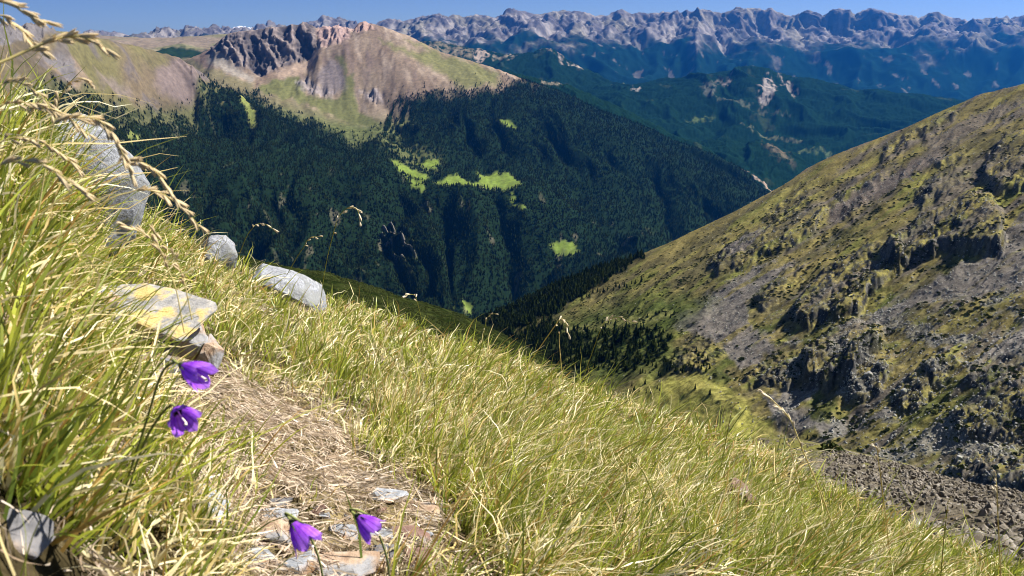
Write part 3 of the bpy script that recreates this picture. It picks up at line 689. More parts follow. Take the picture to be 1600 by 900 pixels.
# single trees that stand apart on the meadow in the bowl
LONE = [(1086,607,9,'lone dark conifer on the bright green meadow mound'), (1108,617,9,'second lone conifer on the meadow mound, lower down beside the gully'),
        (1243,678,8,'small dark conifer at the lower edge of the bowl beside the pale path'), (1312,703,7,'low round conifer at the crest of the near stony hump'),
        (1066,583,11,'conifer at the upper rim of the meadow mound'), (1262,686,5,'tiny conifer right of the pale path in the bowl')]
for k, (x, y, h, l) in enumerate(LONE): pine(x, y, h, l, 'conifers standing apart in the bowl', k)
r_ = random.Random(5)
k = 0
for (x0, y0, x1, y1, n, hh, lab, grp) in [
    (1000,566,1058,588,16,9,'dark conifer in the loose row above the meadow mound','conifers in a row above the meadow mound'),
    (1040,545,1112,582,26,8,'small conifer among the dark clump on the rocky rise by the scree','conifers clumped on the rocky rise'),
    (935,488,1060,505,18,9,'conifer dotted along the pale green strip on the hillside','conifers along the pale green strip'),
    (880,470,1010,440,22,13,'conifer on the sunny upper edge of the dark wood','conifers at the upper edge of the wood'),
    (985,598,1040,615,8,8,'dark low conifer beside the meadow mound, half behind grass tips','conifers beside the meadow mound')]:
    for i in range(n):
        u = (i + r_.uniform(-.4, .4)) / n
        pine(x0 + (x1 - x0) * u, y0 + (y1 - y0) * (u if y1 < y0 else r_.random()) + r_.uniform(-4, 4), hh * r_.uniform(0.7, 1.25), lab, grp, k); k += 1

def gn_scatter(name, P, rot, sc, idx, sources, kind='stuff', label=None):
    """one object: points carrying rotation, scale and index; geometry nodes put a source mesh on each"""
    n = len(P)
    me = bpy.data.meshes.new(name); me.vertices.add(n); me.vertices.foreach_set('co', np.asarray(P, np.float32).ravel())
    a = me.attributes.new('rot', 'FLOAT_VECTOR', 'POINT'); a.data.foreach_set('vector', np.asarray(rot, np.float32).ravel())
    a = me.attributes.new('sc', 'FLOAT_VECTOR', 'POINT'); a.data.foreach_set('vector', np.asarray(sc, np.float32).ravel())
    a = me.attributes.new('idx', 'INT', 'POINT'); a.data.foreach_set('value', np.asarray(idx, np.int32))
    o = bpy.data.objects.new(name, me); COL.objects.link(o); o['kind'] = kind
    if label: o['label'] = label
    ng = bpy.data.node_groups.new(name + '_scatter', 'GeometryNodeTree')
    ng.interface.new_socket('Geometry', in_out='INPUT', socket_type='NodeSocketGeometry')
    ng.interface.new_socket('Geometry', in_out='OUTPUT', socket_type='NodeSocketGeometry')
    gi = ng.nodes.new('NodeGroupInput'); go = ng.nodes.new('NodeGroupOutput')
    ip = ng.nodes.new('GeometryNodeInstanceOnPoints'); g2i = ng.nodes.new('GeometryNodeGeometryToInstance')
    for s in reversed(sources):
        oi = ng.nodes.new('GeometryNodeObjectInfo'); oi.transform_space = 'ORIGINAL'; oi.inputs['Object'].default_value = s
        oi.inputs['As Instance'].default_value = False
        ng.links.new(oi.outputs['Geometry'], g2i.inputs[0])
    def att(nm, t):
        x = ng.nodes.new('GeometryNodeInputNamedAttribute'); x.data_type = t; x.inputs['Name'].default_value = nm
        return x.outputs['Attribute']
    e2r = ng.nodes.new('FunctionNodeEulerToRotation'); ng.links.new(att('rot', 'FLOAT_VECTOR'), e2r.inputs[0])
    ng.links.new(gi.outputs[0], ip.inputs['Points']); ng.links.new(g2i.outputs[0], ip.inputs['Instance'])
    ip.inputs['Pick Instance'].default_value = True
    ng.links.new(att('idx', 'INT'), ip.inputs['Instance Index']); ng.links.new(e2r.outputs[0], ip.inputs['Rotation']); ng.links.new(att('sc', 'FLOAT_VECTOR'), ip.inputs['Scale'])
    ng.links.new(ip.outputs[0], go.inputs[0])
    md = o.modifiers.new('scatter', 'NODES'); md.node_group = ng
    return o
def sample_sheet(S, dens, n, vis=(None, None)):
    """n random points on a sheet, probability = area x dens"""
    V = S.V
    a = V[:-1, 1:] - V[:-1, :-1]; b = V[1:, :-1] - V[:-1, :-1]
    ar = np.linalg.norm(np.cross(a, b), axis=-1)
    px, py = S.px[:-1, :-1], S.py[:-1, :-1]
    w = ar * dens[:-1, :-1] * ((px > -40) & (px < 1640) & (py < 940))
    w = w.ravel(); cs = np.cumsum(w)
    if cs[-1] <= 0: return np.zeros((0, 3)), np.zeros(0, int), np.zeros(0, int), 0
    i = np.searchsorted(cs, rng.random(n) * cs[-1]); i = np.clip(i, 0, len(w) - 1)
    r, c = np.divmod(i, V.shape[1] - 1)
    u = rng.random(n)[:, None]; v = rng.random(n)[:, None]
    P = V[r, c] * (1 - u) * (1 - v) + V[r, c + 1] * u * (1 - v) + V[r + 1, c] * (1 - u) * v + V[r + 1, c + 1] * u * v
    return P, r, c, cs[-1]
crown_src = []
seen = set()
for rt in PINES:
    for ch in rt.children:
        if ch.name.startswith('crown') and ch.data.name not in seen: seen.add(ch.data.name); crown_src.append(ch)
def forest(name, S, mask, n, h, label, tcut):
    P, r, c, tot = sample_sheet(S, np.where(S.tt > tcut, 0, mask), n)
    hh = h * (0.4 + 1.0 * rng.random(len(P)) ** 1.3) * (1 + 0.25 * perlin(P[:, 0] / 90, P[:, 1] / 90, 77))
    rot = np.zeros((len(P), 3)); rot[:, 2] = rng.uniform(0, 6.28, len(P)); rot[:, :2] = rng.normal(0, 0.04, (len(P), 2))
    sc = np.stack([hh * 1.15, hh * 1.15, hh], -1)
    P[:, 2] -= hh * 0.06
    return gn_scatter(name, P, rot, sc, rng.integers(0, 4, len(P)), crown_src, label=label)
forest('forest', Cm, Cm.forest, 76000, 13, 'dark conifer forest below the brown mountain around the meadows', 6.0)
forest('forest', Dm, Dm.forest, 58000, 12.5, 'dark conifer forest on the left shoulder', 3.05)
forest('forest', Em, np.where(Em.forest > 0.3, Em.forest, 0), 7500, 8.5, 'conifer wood on the lower right hillside', 5.0)

# ---- rocks
def rock_mat(name, c1, c2, scale, c3=None, scale3=3.0, thr=0.6, bump=0.4, bdist=0.02):
    m, nt, b = new_mat(name); L = nt.links.new
    tc = N(nt, 'ShaderNodeTexCoord'); src = tc.outputs['Object']
    n1 = N(nt, 'ShaderNodeTexNoise'); n1.inputs['Scale'].default_value = scale; n1.inputs['Detail'].default_value = 8; n1.inputs['Roughness'].default_value = 0.7
    L(src, n1.inputs['Vector'])
    mr = N(nt, 'ShaderNodeMapRange'); mr.inputs['From Min'].default_value = 0.35; mr.inputs['From Max'].default_value = 0.65; L(n1.outputs['Fac'], mr.inputs['Value'])
    mx = N(nt, 'ShaderNodeMix', data_type='RGBA'); mx.inputs[6].default_value = (*c1, 1); mx.inputs[7].default_value = (*c2, 1); L(mr.outputs[0], mx.inputs[0])
    outc = mx.outputs[2]
    if c3:
        n3 = N(nt, 'ShaderNodeTexNoise'); n3.inputs['Scale'].default_value = scale3; n3.inputs['Detail'].default_value = 6; L(src, n3.inputs['Vector'])
        m3 = N(nt, 'ShaderNodeMapRange'); m3.inputs['From Min'].default_value = thr - 0.05; m3.inputs['From Max'].default_value = thr + 0.05; L(n3.outputs['Fac'], m3.inputs['Value'])
        mx3 = N(nt, 'ShaderNodeMix', data_type='RGBA'); mx3.inputs[7].default_value = (*c3, 1); L(outc, mx3.inputs[6]); L(m3.outputs[0], mx3.inputs[0]); outc = mx3.outputs[2]
    L(outc, b.inputs['Base Color'])
    bp = N(nt, 'ShaderNodeBump'); bp.inputs['Strength'].default_value = bump; bp.inputs['Distance'].default_value = bdist
    L(n1.outputs['Fac'], bp.inputs['Height']); L(bp.outputs[0], b.inputs['Normal'])
    b.inputs['Roughness'].default_value = 0.85; b.inputs['Specular IOR Level'].default_value = 0.3
    return m
def hull_rock(name, mat, seed, size, npts=26, sub=0, rough=0.0, flat=False, smooth=False):
    """angular block: convex hull of scattered points, chipped and roughened"""
    r = random.Random(seed); bm = bmesh.new()
    for i in range(npts):
        v = Vector((r.gauss(0, 1), r.gauss(0, 1), r.gauss(0, 1))).normalized()
        v = Vector([math.copysign(abs(c) ** (0.55 if flat else 0.75), c) for c in v]) * r.uniform(0.82, 1.0)
        bm.verts.new(Vector((v.x * size[0], v.y * size[1], v.z * size[2])) * 0.5)
    res = bmesh.ops.convex_hull(bm, input=bm.verts[:])
    bmesh.ops.delete(bm, geom=[v for v in bm.verts if not v.link_faces], context='VERTS')
    if sub:
        bmesh.ops.bevel(bm, geom=bm.edges[:], offset=min(size) * 0.05, segments=1, affect='EDGES', clamp_overlap=True)
        bmesh.ops.triangulate(bm, faces=bm.faces[:])
        for s in range(sub):
            bmesh.ops.subdivide_edges(bm, edges=bm.edges[:], cuts=1, use_grid_fill=True)
        m_ = max(size); off = Vector((seed * 1.7, seed * 0.3, 0))
        for v in bm.verts:
            n = mnoise.fractal(v.co * (3.0 / m_) + off, 0.9, 2.1, 5) * rough * m_
            v.co += v.co.normalized() * n
            if flat:
                v.co.z += math.floor((v.co.z / size[2]) * 5) * 0.0
        bmesh.ops.triangulate(bm, faces=bm.faces[:])
    me = bpy.data.meshes.new(name); bm.to_mesh(me); bm.free(); me.materials.append(mat)
    me.polygons.foreach_set('use_smooth', np.full(len(me.polygons), smooth, bool)); me.update()
    return me
mat_crag = rock_mat('lichened_grey_rock', (0.10, 0.10, 0.096), (0.36, 0.345, 0.31), 1.2, (0.16, 0.17, 0.07), 0.8, 0.62, 0.3, 0.1)
ROCKS = [hull_rock('boulder', mat_crag, 100 + i, (1.0, 0.85, 0.7), 22) for i in range(5)]
BOULD = []
for k, (x, y, s, l) in enumerate([(1357,584,9,'pale sunlit rock block on the right flank of the dark knoll'), (1412,612,8,'blocky grey rock standing in the turf of the bowl'),
        (1460,578,7,'grey boulder on the low rise right of the dark knoll'), (1500,716,7,'dark boulder above the near stony hump'), (1560,232,8,'grey boulder at the top of the rock field on the upper slope')]):
    p = near_vertex(Em, x, y, 4.9)
    o = bpy.data.objects.new('boulder', ROCKS[k]); COL.objects.link(o); o.location = p; s *= 0.6; o.scale = (s, s, s); o.rotation_euler = (k, k * 2, k * 3)
    tag(o, l, 'boulder', 'large boulders on the right hillside'); BOULD.append(o)
def rubble(name, S, dens, n, lo, hi, label, tcut):
    P, r, c, tot = sample_sheet(S, np.where(S.tt > tcut, 0, dens), n)
    s = lo * (hi / lo) ** (rng.random(len(P)) ** 2.2)
    sc = np.stack([s * rng.uniform(0.7, 1.4, len(P)), s, s * rng.uniform(0.6, 1.1, len(P))], -1)
    return gn_scatter(name, P, rng.uniform(0, 6.28, (len(P), 3)), sc, rng.integers(0, 5, len(P)), BOULD, label=label)
dens = 0.12 + 0.5 * Em.scree + 0.25 * Em.crag + 2.2 * Em.rub + 0.5 * sstep(1250, 1400, Em.px) * sstep(3.2, 2.6, Em.tt)
dens = dens * (1 - 0.9 * np.clip(Em.forest, 0, 1)) * np.where(Em.px < 1100, 0.15, 1.0)
rubble('rubble', Em, dens, 34000, 0.3, 2.2, 'grey rubble and blocks strewn over the right hillside', 5.0)
mat_shrub = leaf_mat('juniper_foliage', (0.014, 0.022, 0.007), (0.042, 0.05, 0.015))
def shrub_mesh(seed):
    r = random.Random(seed); V = []; F = []
    for k in range(60):                       # a low mound of short upright sprays
        a, d = r.uniform(0, 6.28), r.random() ** 0.5; h = 0.5 * (1 - d * d) + 0.12
        x, y = d * math.cos(a), d * math.sin(a); z = h * r.uniform(0.3, 1); s = r.uniform(0.16, 0.3); b = r.uniform(0, 6.28); i = len(V)
        V += [(x + s * math.cos(b), y + s * math.sin(b), z - .12), (x + s * math.cos(b + 2.1), y + s * math.sin(b + 2.1), z - .12), (x + s * math.cos(b + 4.2), y + s * math.sin(b + 4.2), z - .12), (x + r.uniform(-.1, .1), y + r.uniform(-.1, .1), z + 0.2)]
        F += [(i, i + 1, i + 3), (i + 1, i + 2, i + 3), (i + 2, i, i + 3)]
    me = bpy.data.meshes.new('juniper_shrub'); me.from_pydata(V, [], F); me.materials.append(mat_shrub); me.update(); return me
SHR = []
for k, (x, y, l) in enumerate([(1300,705,'dark juniper shrub on the crest of the stony hump'), (1160,560,'dark juniper shrub at the foot of the long scree')]):
    o = bpy.data.objects.new('juniper_shrub', shrub_mesh(k + 5)); COL.objects.link(o); o.location = near_vertex(Fm if k == 0 else Em, x, y, 2.0 if k == 0 else 4.9)
    o.scale = (1.6, 1.6, 1.3) if k == 0 else (2.5, 2.5, 2.2); tag(o, l, 'shrub'); SHR.append(o)
dk = (0.12 + 1.2 * sstep(0.0, 0.25, fbm(Em.X / 22, Em.Y / 30, 4, 971))) * (1 - 0.9 * Em.scree) * sstep(5.0, 4.2, Em.tt)
P, r, c, tot = sample_sheet(Em, np.where((Em.tt > 5) | ((Em.px > 960) & (Em.px < 1240) & (Em.tt < 2.05)), 0, dk), 8000)
s = rng.uniform(0.5, 1.7, len(P)); rot = np.zeros((len(P), 3)); rot[:, 2] = rng.uniform(0, 6.28, len(P))
gn_scatter('shrubs', P, rot, np.stack([s, s, s * 0.8], -1), rng.integers(0, 2, len(P)), SHR, label='low dark shrubs dotted over the right hillside')
P, r, c, tot = sample_sheet(Gm, np.where((Gm.tt > 3.02) | (Gm.tt < 1.6), 0, sstep(-0.2, 0.3, fbm(Gm.X / 14, Gm.Y / 18, 3, 979)) + 0.1), 5000)
s = rng.uniform(0.3, 1.3, len(P)); rot = np.zeros((len(P), 3)); rot[:, 2] = rng.uniform(0, 6.28, len(P))
gn_scatter('shrubs', P, rot, np.stack([s, s, s * 0.7], -1), rng.integers(0, 2, len(P)), SHR, label='dark low growth on the steep slope just below the grassy edge')
mat_brown_stone = rock_mat('brown_stone', (0.06, 0.050, 0.036), (0.19, 0.16, 0.12), 1.5, (0.22, 0.20, 0.17), 1.1, 0.6, 0.3, 0.1)
FR = []
for k, (x, y, l) in enumerate([(1480,775,'brown block among the stones of the near hump'), (1380,750,'flat brown stone near the grassy top of the near hump'), (1545,800,'dark stone lowest on the near hump')]):
    o = bpy.data.objects.new('hump_stone', hull_rock('hump_stone', mat_brown_stone, 140 + k, (1.0, 0.8, 0.6), 20)); COL.objects.link(o)
    o.location = near_vertex(Fm, x, y, 2.0); o.scale = (1.1, 1.1, 1.1); o.rotation_euler = (k, 1, k * 2); tag(o, l, 'stone', 'larger stones on the near hump'); FR.append(o)
P, r, c, tot = sample_sheet(Fm, np.where(Fm.tt > 2.0, 0, 1.02 - 0.93 * Fm.grass) * (0.35 + sstep(-0.2, 0.2, fbm(Fm.X / 5, Fm.Y / 6, 3, 977))), 34000)
s = 0.07 * (9.0 ** (rng.random(len(P)) ** 2.4))
gn_scatter('stones', P, rng.uniform(0, 6.28, (len(P), 3)), np.stack([s * rng.uniform(0.7, 1.5, len(P)), s, s * rng.uniform(0.5, 1, len(P))], -1), rng.integers(0, 3, len(P)), FR, label='brown stones covering the near hump')
# ================================================================== foreground: the grassy edge at the photographer's feet
Hm_sky = [(-200,190,1.05),(0,250,1.4),(100,300,2.2),(190,352,3.2),(310,402,4.2),(400,442,4.5),(500,480,4.8),(640,538,4.6),(900,640,4.3),(1200,766,4.0),(1430,892,3.4),(1600,955,3.0),(1850,985,2.9)]
Hm = sheet([
    row([(-200,1080,.42),(0,1080,.47),(400,1080,.58),(800,1080,.70),(1200,1080,.95),(1600,1080,1.25),(1850,1080,1.4)]),
    row([(-200,900,.5),(0,900,.60),(250,900,.72),(400,900,.85),(800,900,1.0),(1200,935,1.3),(1600,1000,1.7),(1850,1020,1.9)]),
    row([(-200,690,.62),(0,690,.75),(250,740,.98),(400,760,1.15),(800,785,1.35),(1200,860,1.9),(1430,930,2.2),(1600,972,2.3),(1850,1002,2.4)]),
    row([(-200,470,.75),(0,480,.98),(150,540,1.5),(300,590,1.75),(450,610,1.95),(800,695,2.1),(1200,806,2.8),(1430,904,2.7),(1600,962,2.6),(1850,992,2.6)]),
    row(Hm_sky)], -200, 1850, 420, [10, 50, 55, 70, 10], back=[(1.15, 0.16), (1.7, 1.6), (3.2, 5.5)])
S = Hm; X, Y = S.X, S.Y
PATHP = [(170,560),(325,556),(365,600),(430,612),(500,640),(545,668),(575,735),(640,760),(690,800),(680,960),(330,960),(355,850),(300,745),(272,700),(235,640)]
S.V[..., 2] += (fbm(X / 0.5, Y / 0.5, 3, 801) * 0.045 + fbm(X / 0.08, Y / 0.08, 3, 803) * (0.008 + 0.014 * patch(S.px, S.py, PATHP, 14, 14, 90, 40))) * np.where(S.tt > 3.6, 0.5, 1)
path = patch(S.px, S.py, PATHP, 22, 30, 90, 45) * sstep(0.42, 0.2, fbm(X / 0.07, Y / 0.07, 3, 807))
slabm = patch(S.px, S.py, [(105,470),(200,452),(300,470),(335,530),(350,580),(300,620),(200,600),(120,520)], 10, 8, 91, 30)
C = lerp(np.array([0.030, 0.024, 0.012]), np.array([0.09, 0.07, 0.035]), sstep(-0.3, 0.3, fbm(X / 0.05, Y / 0.05, 3, 805)))
C = C * (1 + 1.6 * path[..., None])
mat_soil = terrain_mat('soil_and_dead_grass', 40.0, 0.5, bump=0.8, bscale=90.0, bdist=0.01)
o = emit(Hm, 'ground', mat_soil, C)

# ---- blades
mat_grass, nt, b = new_mat('grass_blades')
at_ = N(nt, 'ShaderNodeAttribute', attribute_name='Col')
nt.links.new(at_.outputs['Color'], b.inputs['Base Color']); b.inputs['Roughness'].default_value = 0.42; b.inputs['Specular IOR Level'].default_value = 0.5
tr = N(nt, 'ShaderNodeBsdfTranslucent'); nt.links.new(at_.outputs['Color'], tr.inputs['Color'])
mxs = N(nt, 'ShaderNodeMixShader'); mxs.inputs[0].default_value = 0.38
nt.links.new(b.outputs[0], mxs.inputs[1]); nt.links.new(tr.outputs[0], mxs.inputs[2])
nt.links.new(mxs.outputs[0], nt.nodes['Material Output'].inputs['Surface'])

def ribbon(P0, D0, bend, L, W, K, curl=None):
    """P0 (n,3) roots, D0 (n,3) start direction, bend (n,3) added along the blade, L, W (n,). -> V (n,(K+1)*2,3)"""
    n = len(P0); s = np.linspace(0, 1, K + 1)
    D = D0[:, None, :] + bend[:, None, :] * (s[None, :, None] ** 1.3)
    if curl is not None: D = D + curl
    D /= np.linalg.norm(D, axis=-1, keepdims=True)
    st = D[:, :-1] * (L / K)[:, None, None]
    pts = np.concatenate([P0[:, None, :], P0[:, None, :] + np.cumsum(st, 1)], 1)
    side = np.cross(D0, rng.normal(0, 1, (n, 3))); side /= np.linalg.norm(side, axis=-1, keepdims=True) + 1e-9
    wd = (W[:, None] * np.clip(1.0 - s[None, :] ** 2.2, 0.08, 1) * 0.5)[..., None]
    off = side[:, None, :] * wd
    V = np.stack([pts - off, pts + off], 2).reshape(n, (K + 1) * 2, 3)
    return V
def ribbon_faces(n, K):
    k = np.arange(K); q = np.stack([2 * k, 2 * k + 1, 2 * k + 3, 2 * k + 2], -1)
    return (q[None] + (np.arange(n) * (K + 1) * 2)[:, None, None]).reshape(-1, 4)

Rg = np.hypot(S.X, S.Y)
gd = (1 - 0.985 * path) * (1 - 0.93 * slabm)
gd *= 0.15 + 0.85 * sstep(-0.25, 0.2, fbm(X / 0.16, Y / 0.16, 3, 811))
gd *= np.where(S.tt > 4.9, 0.35, 1) * np.where(S.tt > 6.2, 0.15, 1)
bmask = np.maximum.reduce([patch(S.px, S.py, [(92,205),(190,235),(212,350),(150,372),(105,330)], 8, 4, 92, 30),
    patch(S.px, S.py, [(300,360),(350,350),(380,400),(360,430),(310,425)], 6, 4, 93, 30), patch(S.px, S.py, [(385,410),(470,400),(520,470),(480,490),(400,470)], 6, 4, 94, 30)])
gd *= (1 - 0.97 * bmask) * np.where(S.px < 280, 1.15, 1.0)
NCL = 4300
Pc, rr_, cc_, tot = sample_sheet(Hm, gd * np.minimum(1.9, (1.5 / np.maximum(Rg, 0.5))) , NCL)
bl = 21
N_ = NCL * bl
pxc = Hm.px[rr_, cc_]; pyc = Hm.py[rr_, cc_]
rc = np.hypot(Pc[:, 0], Pc[:, 1])
rep = lambda a: np.repeat(a, bl, axis=0)
spread = rng.normal(0, 1, (N_, 2)) * rep(0.009 + 0.0065 * rc)[:, None]
root = rep(Pc); root[:, :2] += spread
root[:, 2] += -0.006
px_, py_, r_b = rep(pxc), rep(pyc), rep(rc)
# slope of the ground under the clump, so that spread roots stay on it
nb = slope_of(Hm.V)[rr_, cc_]; nb *= np.sign(nb[:, 2:3]); nb = rep(nb)
root[:, 2] -= (nb[:, 0] * spread[:, 0] + nb[:, 1] * spread[:, 1]) / np.maximum(nb[:, 2], 0.35)
left = sstep(330, 120, px_); right = sstep(560, 760, px_); far = sstep(2.2, 3.6, r_b)
Lc = rep(rng.uniform(0.5, 1.3, NCL)) * (0.102 + 0.042 * left + 0.042 * right - 0.006 * far)
L_ = Lc * rng.uniform(0.45, 1.1, N_) * np.where(rng.random(N_) < 0.09, 1.6 + 0.5 * far, 1.0)
edge = np.clip(rep(path[rr_, cc_]) * 3, 0, 1)
L_ *= 1 - 0.45 * edge
dry = rep(np.clip(0.36 + rng.normal(0, 0.16, NCL) + 1.3 * fbm(Pc[:, 0] / 0.22, Pc[:, 1] / 0.22, 3, 821) + 0.35 * sstep(0.02, 0.3, path[rr_, cc_]), 0, 1))
kind = rng.random(N_)
is_dry = kind < (0.10 + 0.68 * dry)
is_or = (~is_dry) & (rng.random(N_) < 0.10)
lean_c = rng.normal(0, 0.28, (NCL, 2)); lean = rep(lean_c) + rng.normal(0, 0.22, (N_, 2)) + spread * 14
lean[:, 0] += 0.20 * left + 0.42 * right + 0.22 * (1 - left) * (1 - right); lean[:, 1] += 0.10
D0 = np.stack([lean[:, 0], lean[:, 1], np.ones(N_)], -1) * [1, 1, 1.0] + nb * 0.35
flat_ = is_dry & (rng.random(N_) < 0.36)
root[flat_, 2] += rng.uniform(0.0, 0.05, flat_.sum()); D0[flat_, 2] *= 0.30; D0[flat_, :2] += rng.normal(0, 0.5, (flat_.sum(), 2))
D0 /= np.linalg.norm(D0, axis=-1, keepdims=True)
az_ = rng.uniform(0, 6.283, N_); bm_ = rng.uniform(0.1, 0.7, N_) + 0.35 * is_dry
bend = np.stack([np.cos(az_) * bm_ + 0.30 * right, np.sin(az_) * bm_, -rng.uniform(0.15, 0.85, N_) - 0.35 * is_dry], -1)
W_ = rng.uniform(0.0018, 0.0038, N_) * np.maximum(1.0, r_b / 1.7) * np.where(is_dry, 1.05, 1.0) * (1 + 0.25 * left)
KB = 5
kink = rng.normal(0, 1, (N_, KB + 1, 3)) * (0.06 + 0.20 * is_dry)[:, None, None]
V = ribbon(root, D0, bend, L_, W_, KB, kink)
# colours: straw, yellow green, green, rust
u = rng.random(N_)[:, None]
straw = np.array([0.72, 0.54, 0.20]) * (1 - u) + np.array([0.92, 0.84, 0.56]) * u
green = np.array([0.07, 0.155, 0.008]) * (1 - u ** 1.4) + np.array([0.46, 0.52, 0.035]) * u ** 1.4
rust = np.array([0.42, 0.21, 0.05]) * (1 - u) + np.array([0.60, 0.38, 0.10]) * u
cb = np.where(is_dry[:, None], straw, np.where(is_or[:, None], rust, green))
cb = cb * rep(rng.uniform(0.85, 1.1, NCL))[:, None]
s = np.linspace(0, 1, KB + 1)
tipc = np.where(is_dry[:, None], cb * 1.0, cb * 0.7 + np.array([0.50, 0.40, 0.10]) * 0.3)
basec = cb * 0.8 + np.array([0.36, 0.32, 0.12]) * 0.2
m_ = (s ** 1.5)[None, :, None]
Cb = basec[:, None, :] * (1 - m_) + tipc[:, None, :] * m_
Cb = np.repeat(Cb, 2, axis=1).reshape(-1, 3)
g = mesh_from('grass', V.reshape(-1, 3), ribbon_faces(N_, KB), mat_grass, Cb)
g['kind'] = 'stuff'; g['label'] = 'dry yellow green mountain grass on the near slope'

# ---- litter of dead straw on the bare path and under the tufts
NS = 34000
stony = patch(S.px, S.py, [(380,790),(560,770),(700,760),(720,960),(370,960)], 20, 20, 97, 40)
dl = 0.12 + 2.6 * path * (1 - 0.5 * slabm) * (1 - 0.45 * stony) + 1.0 * sstep(0.0, 0.35, fbm(X / 0.2, Y / 0.2, 2, 831)) * (1 - slabm)
Ps, rs, cs_, _ = sample_sheet(Hm, dl * np.minimum(2.0, 1.5 / np.maximum(Rg, 0.5)) * (S.tt < 4.6), NS)
nb = slope_of(Hm.V)[rs, cs_]; nb *= np.sign(nb[:, 2:3])
rl = np.hypot(Ps[:, 0], Ps[:, 1])
az_ = rng.normal(0.25, 1.1, NS) + np.where(rng.random(NS) < 0.5, math.pi, 0)
T = np.stack([np.cos(az_), np.sin(az_), np.zeros(NS)], -1)
T -= nb * (T * nb).sum(-1, keepdims=True); T += nb * np.abs(rng.normal(0, 0.16, NS))[:, None]; T /= np.linalg.norm(T, axis=-1, keepdims=True)
Ls = rng.uniform(0.008, 0.042, NS) * np.maximum(1, rl / 2); Ws = rng.uniform(0.0010, 0.0026, NS) * np.maximum(1, rl / 1.8)
bs = rng.normal(0, 0.6, (NS, 3)); bs[:, 2] = -np.abs(bs[:, 2]) * 0.35
Vs = ribbon(Ps + nb * rng.uniform(0.001, 0.014, NS)[:, None], T, bs, Ls, Ws, 3)
u = rng.random(NS)[:, None]
cs = np.array([0.36, 0.26, 0.17]) * (1 - u) + np.array([0.76, 0.64, 0.49]) * u
dk = rng.random(NS) < 0.2; cs[dk] *= 0.45
st = mesh_from('straw_litter', Vs.reshape(-1, 3), ribbon_faces(NS, 3), mat_grass, np.repeat(cs, 8, axis=0))
st['kind'] = 'stuff'; st['label'] = 'dead straw matted on the bare patch of ground'

# ---- boulders and slates
def ground_at(px, py): return near_vertex(Hm, px, py, 4.6)
mat_granite = rock_mat('pale_granite', (0.12, 0.125, 0.135), (0.36, 0.37, 0.39), 60.0, (0.20, 0.205, 0.20), 9.0, 0.56, 0.9, 0.012)
mat_slate = rock_mat('blue_grey_slate', (0.12, 0.13, 0.145), (0.36, 0.37, 0.39), 45.0, (0.28, 0.17, 0.09), 18.0, 0.58, 0.6, 0.006)
mat_rust = rock_mat('rust_stained_slate', (0.20, 0.125, 0.08), (0.42, 0.32, 0.225), 45.0, (0.24, 0.235, 0.235), 20.0, 0.50, 0.6, 0.006)
mat_red = rock_mat('red_brown_stone', (0.10, 0.055, 0.042), (0.21, 0.13, 0.10), 45.0, (0.20, 0.18, 0.165), 18.0, 0.55, 0.6, 0.006)
mat_lichen = rock_mat('slate_with_yellow_lichen', (0.14, 0.14, 0.145), (0.35, 0.33, 0.30), 50.0, (0.46, 0.34, 0.13), 26.0, 0.56, 0.6, 0.008)
mat_dark = rock_mat('dark_slate', (0.07, 0.07, 0.075), (0.20, 0.19, 0.19), 24.0, (0.30, 0.22, 0.15), 12.0, 0.62, 0.6, 0.006)
def stone(name, px, py, r, size, mat, seed, rot, label, cat='rock', group=None, flat=False, npts=22, rough=0.035, sub=3, smooth=False):
    me = hull_rock(name, mat, seed, size, npts, sub, rough, flat, smooth)
    o = bpy.data.objects.new(name, me); COL.objects.link(o)
    o.location = at(px, py, r) if r else ground_at(px, py) + np.array([0, 0, size[2] * 0.24])
    o.rotation_euler = [math.radians(a) for a in rot]
    return tag(o, label, cat, group)
stone('granite_boulder', 132, 298, 2.15, (0.30, 0.27, 0.38), mat_granite, 3, (8, 14, 20), 'largest pale grey granite boulder, behind the drooping seed heads', 'boulder', npts=30, rough=0.03, smooth=True)
stone('granite_boulder', 336, 397, 4.15, (0.23, 0.2, 0.22), mat_granite, 15, (0, 20, 40), 'small pale boulder on the grassy edge between the two larger ones', 'boulder', npts=30, rough=0.03, smooth=True)
stone('granite_boulder', 446, 453, 4.4, (0.52, 0.36, 0.26), mat_granite, 12, (6, 24, 10), 'broad pale boulder on the edge beside the thin nodding grass stem', 'boulder', npts=30, rough=0.03, smooth=True)
stone('slate_slab', 208, 490, 1.62, (0.32, 0.18, 0.05), mat_lichen, 21, (14, 9, -8), 'grey slab with yellow lichen overhanging a dark gap', flat=True)
stone('slate_slab', 205, 540, 1.62, (0.24, 0.10, 0.05), mat_dark, 35, (6, 8, -6), 'dark block standing in for the shade in the gap under the lichened slab', flat=True)  # added dark block: its colour supplies the shade of the gap below the slab
stone('slate_slab', 288, 528, 1.62, (0.10, 0.09, 0.075), mat_rust, 23, (20, 15, 30), 'rust coloured block beneath the lichened slab', flat=True)
stone('slate_slab', 325, 560, 1.60, (0.05, 0.09, 0.10), mat_rust, 27, (5, 28, 20), 'upright orange stone edging the straw beside the rust block', flat=True)
stone('slate_slab', 205, 585, 1.50, (0.16, 0.12, 0.05), mat_red, 29, (10, 4, 12), 'red brown slab in the grass below the dark gap', flat=True)
stone('slate_slab', 255, 590, 1.50, (0.06, 0.05, 0.08), mat_dark, 31, (10, 30, 60), 'dark stone wedged under the slabs behind the upper flower', flat=True)
stone('slate_slab', 130, 470, 1.62, (0.13, 0.12, 0.06), mat_slate, 33, (10, 10, 40), 'blue grey stone at the grassy end of the lichened slab', flat=True)
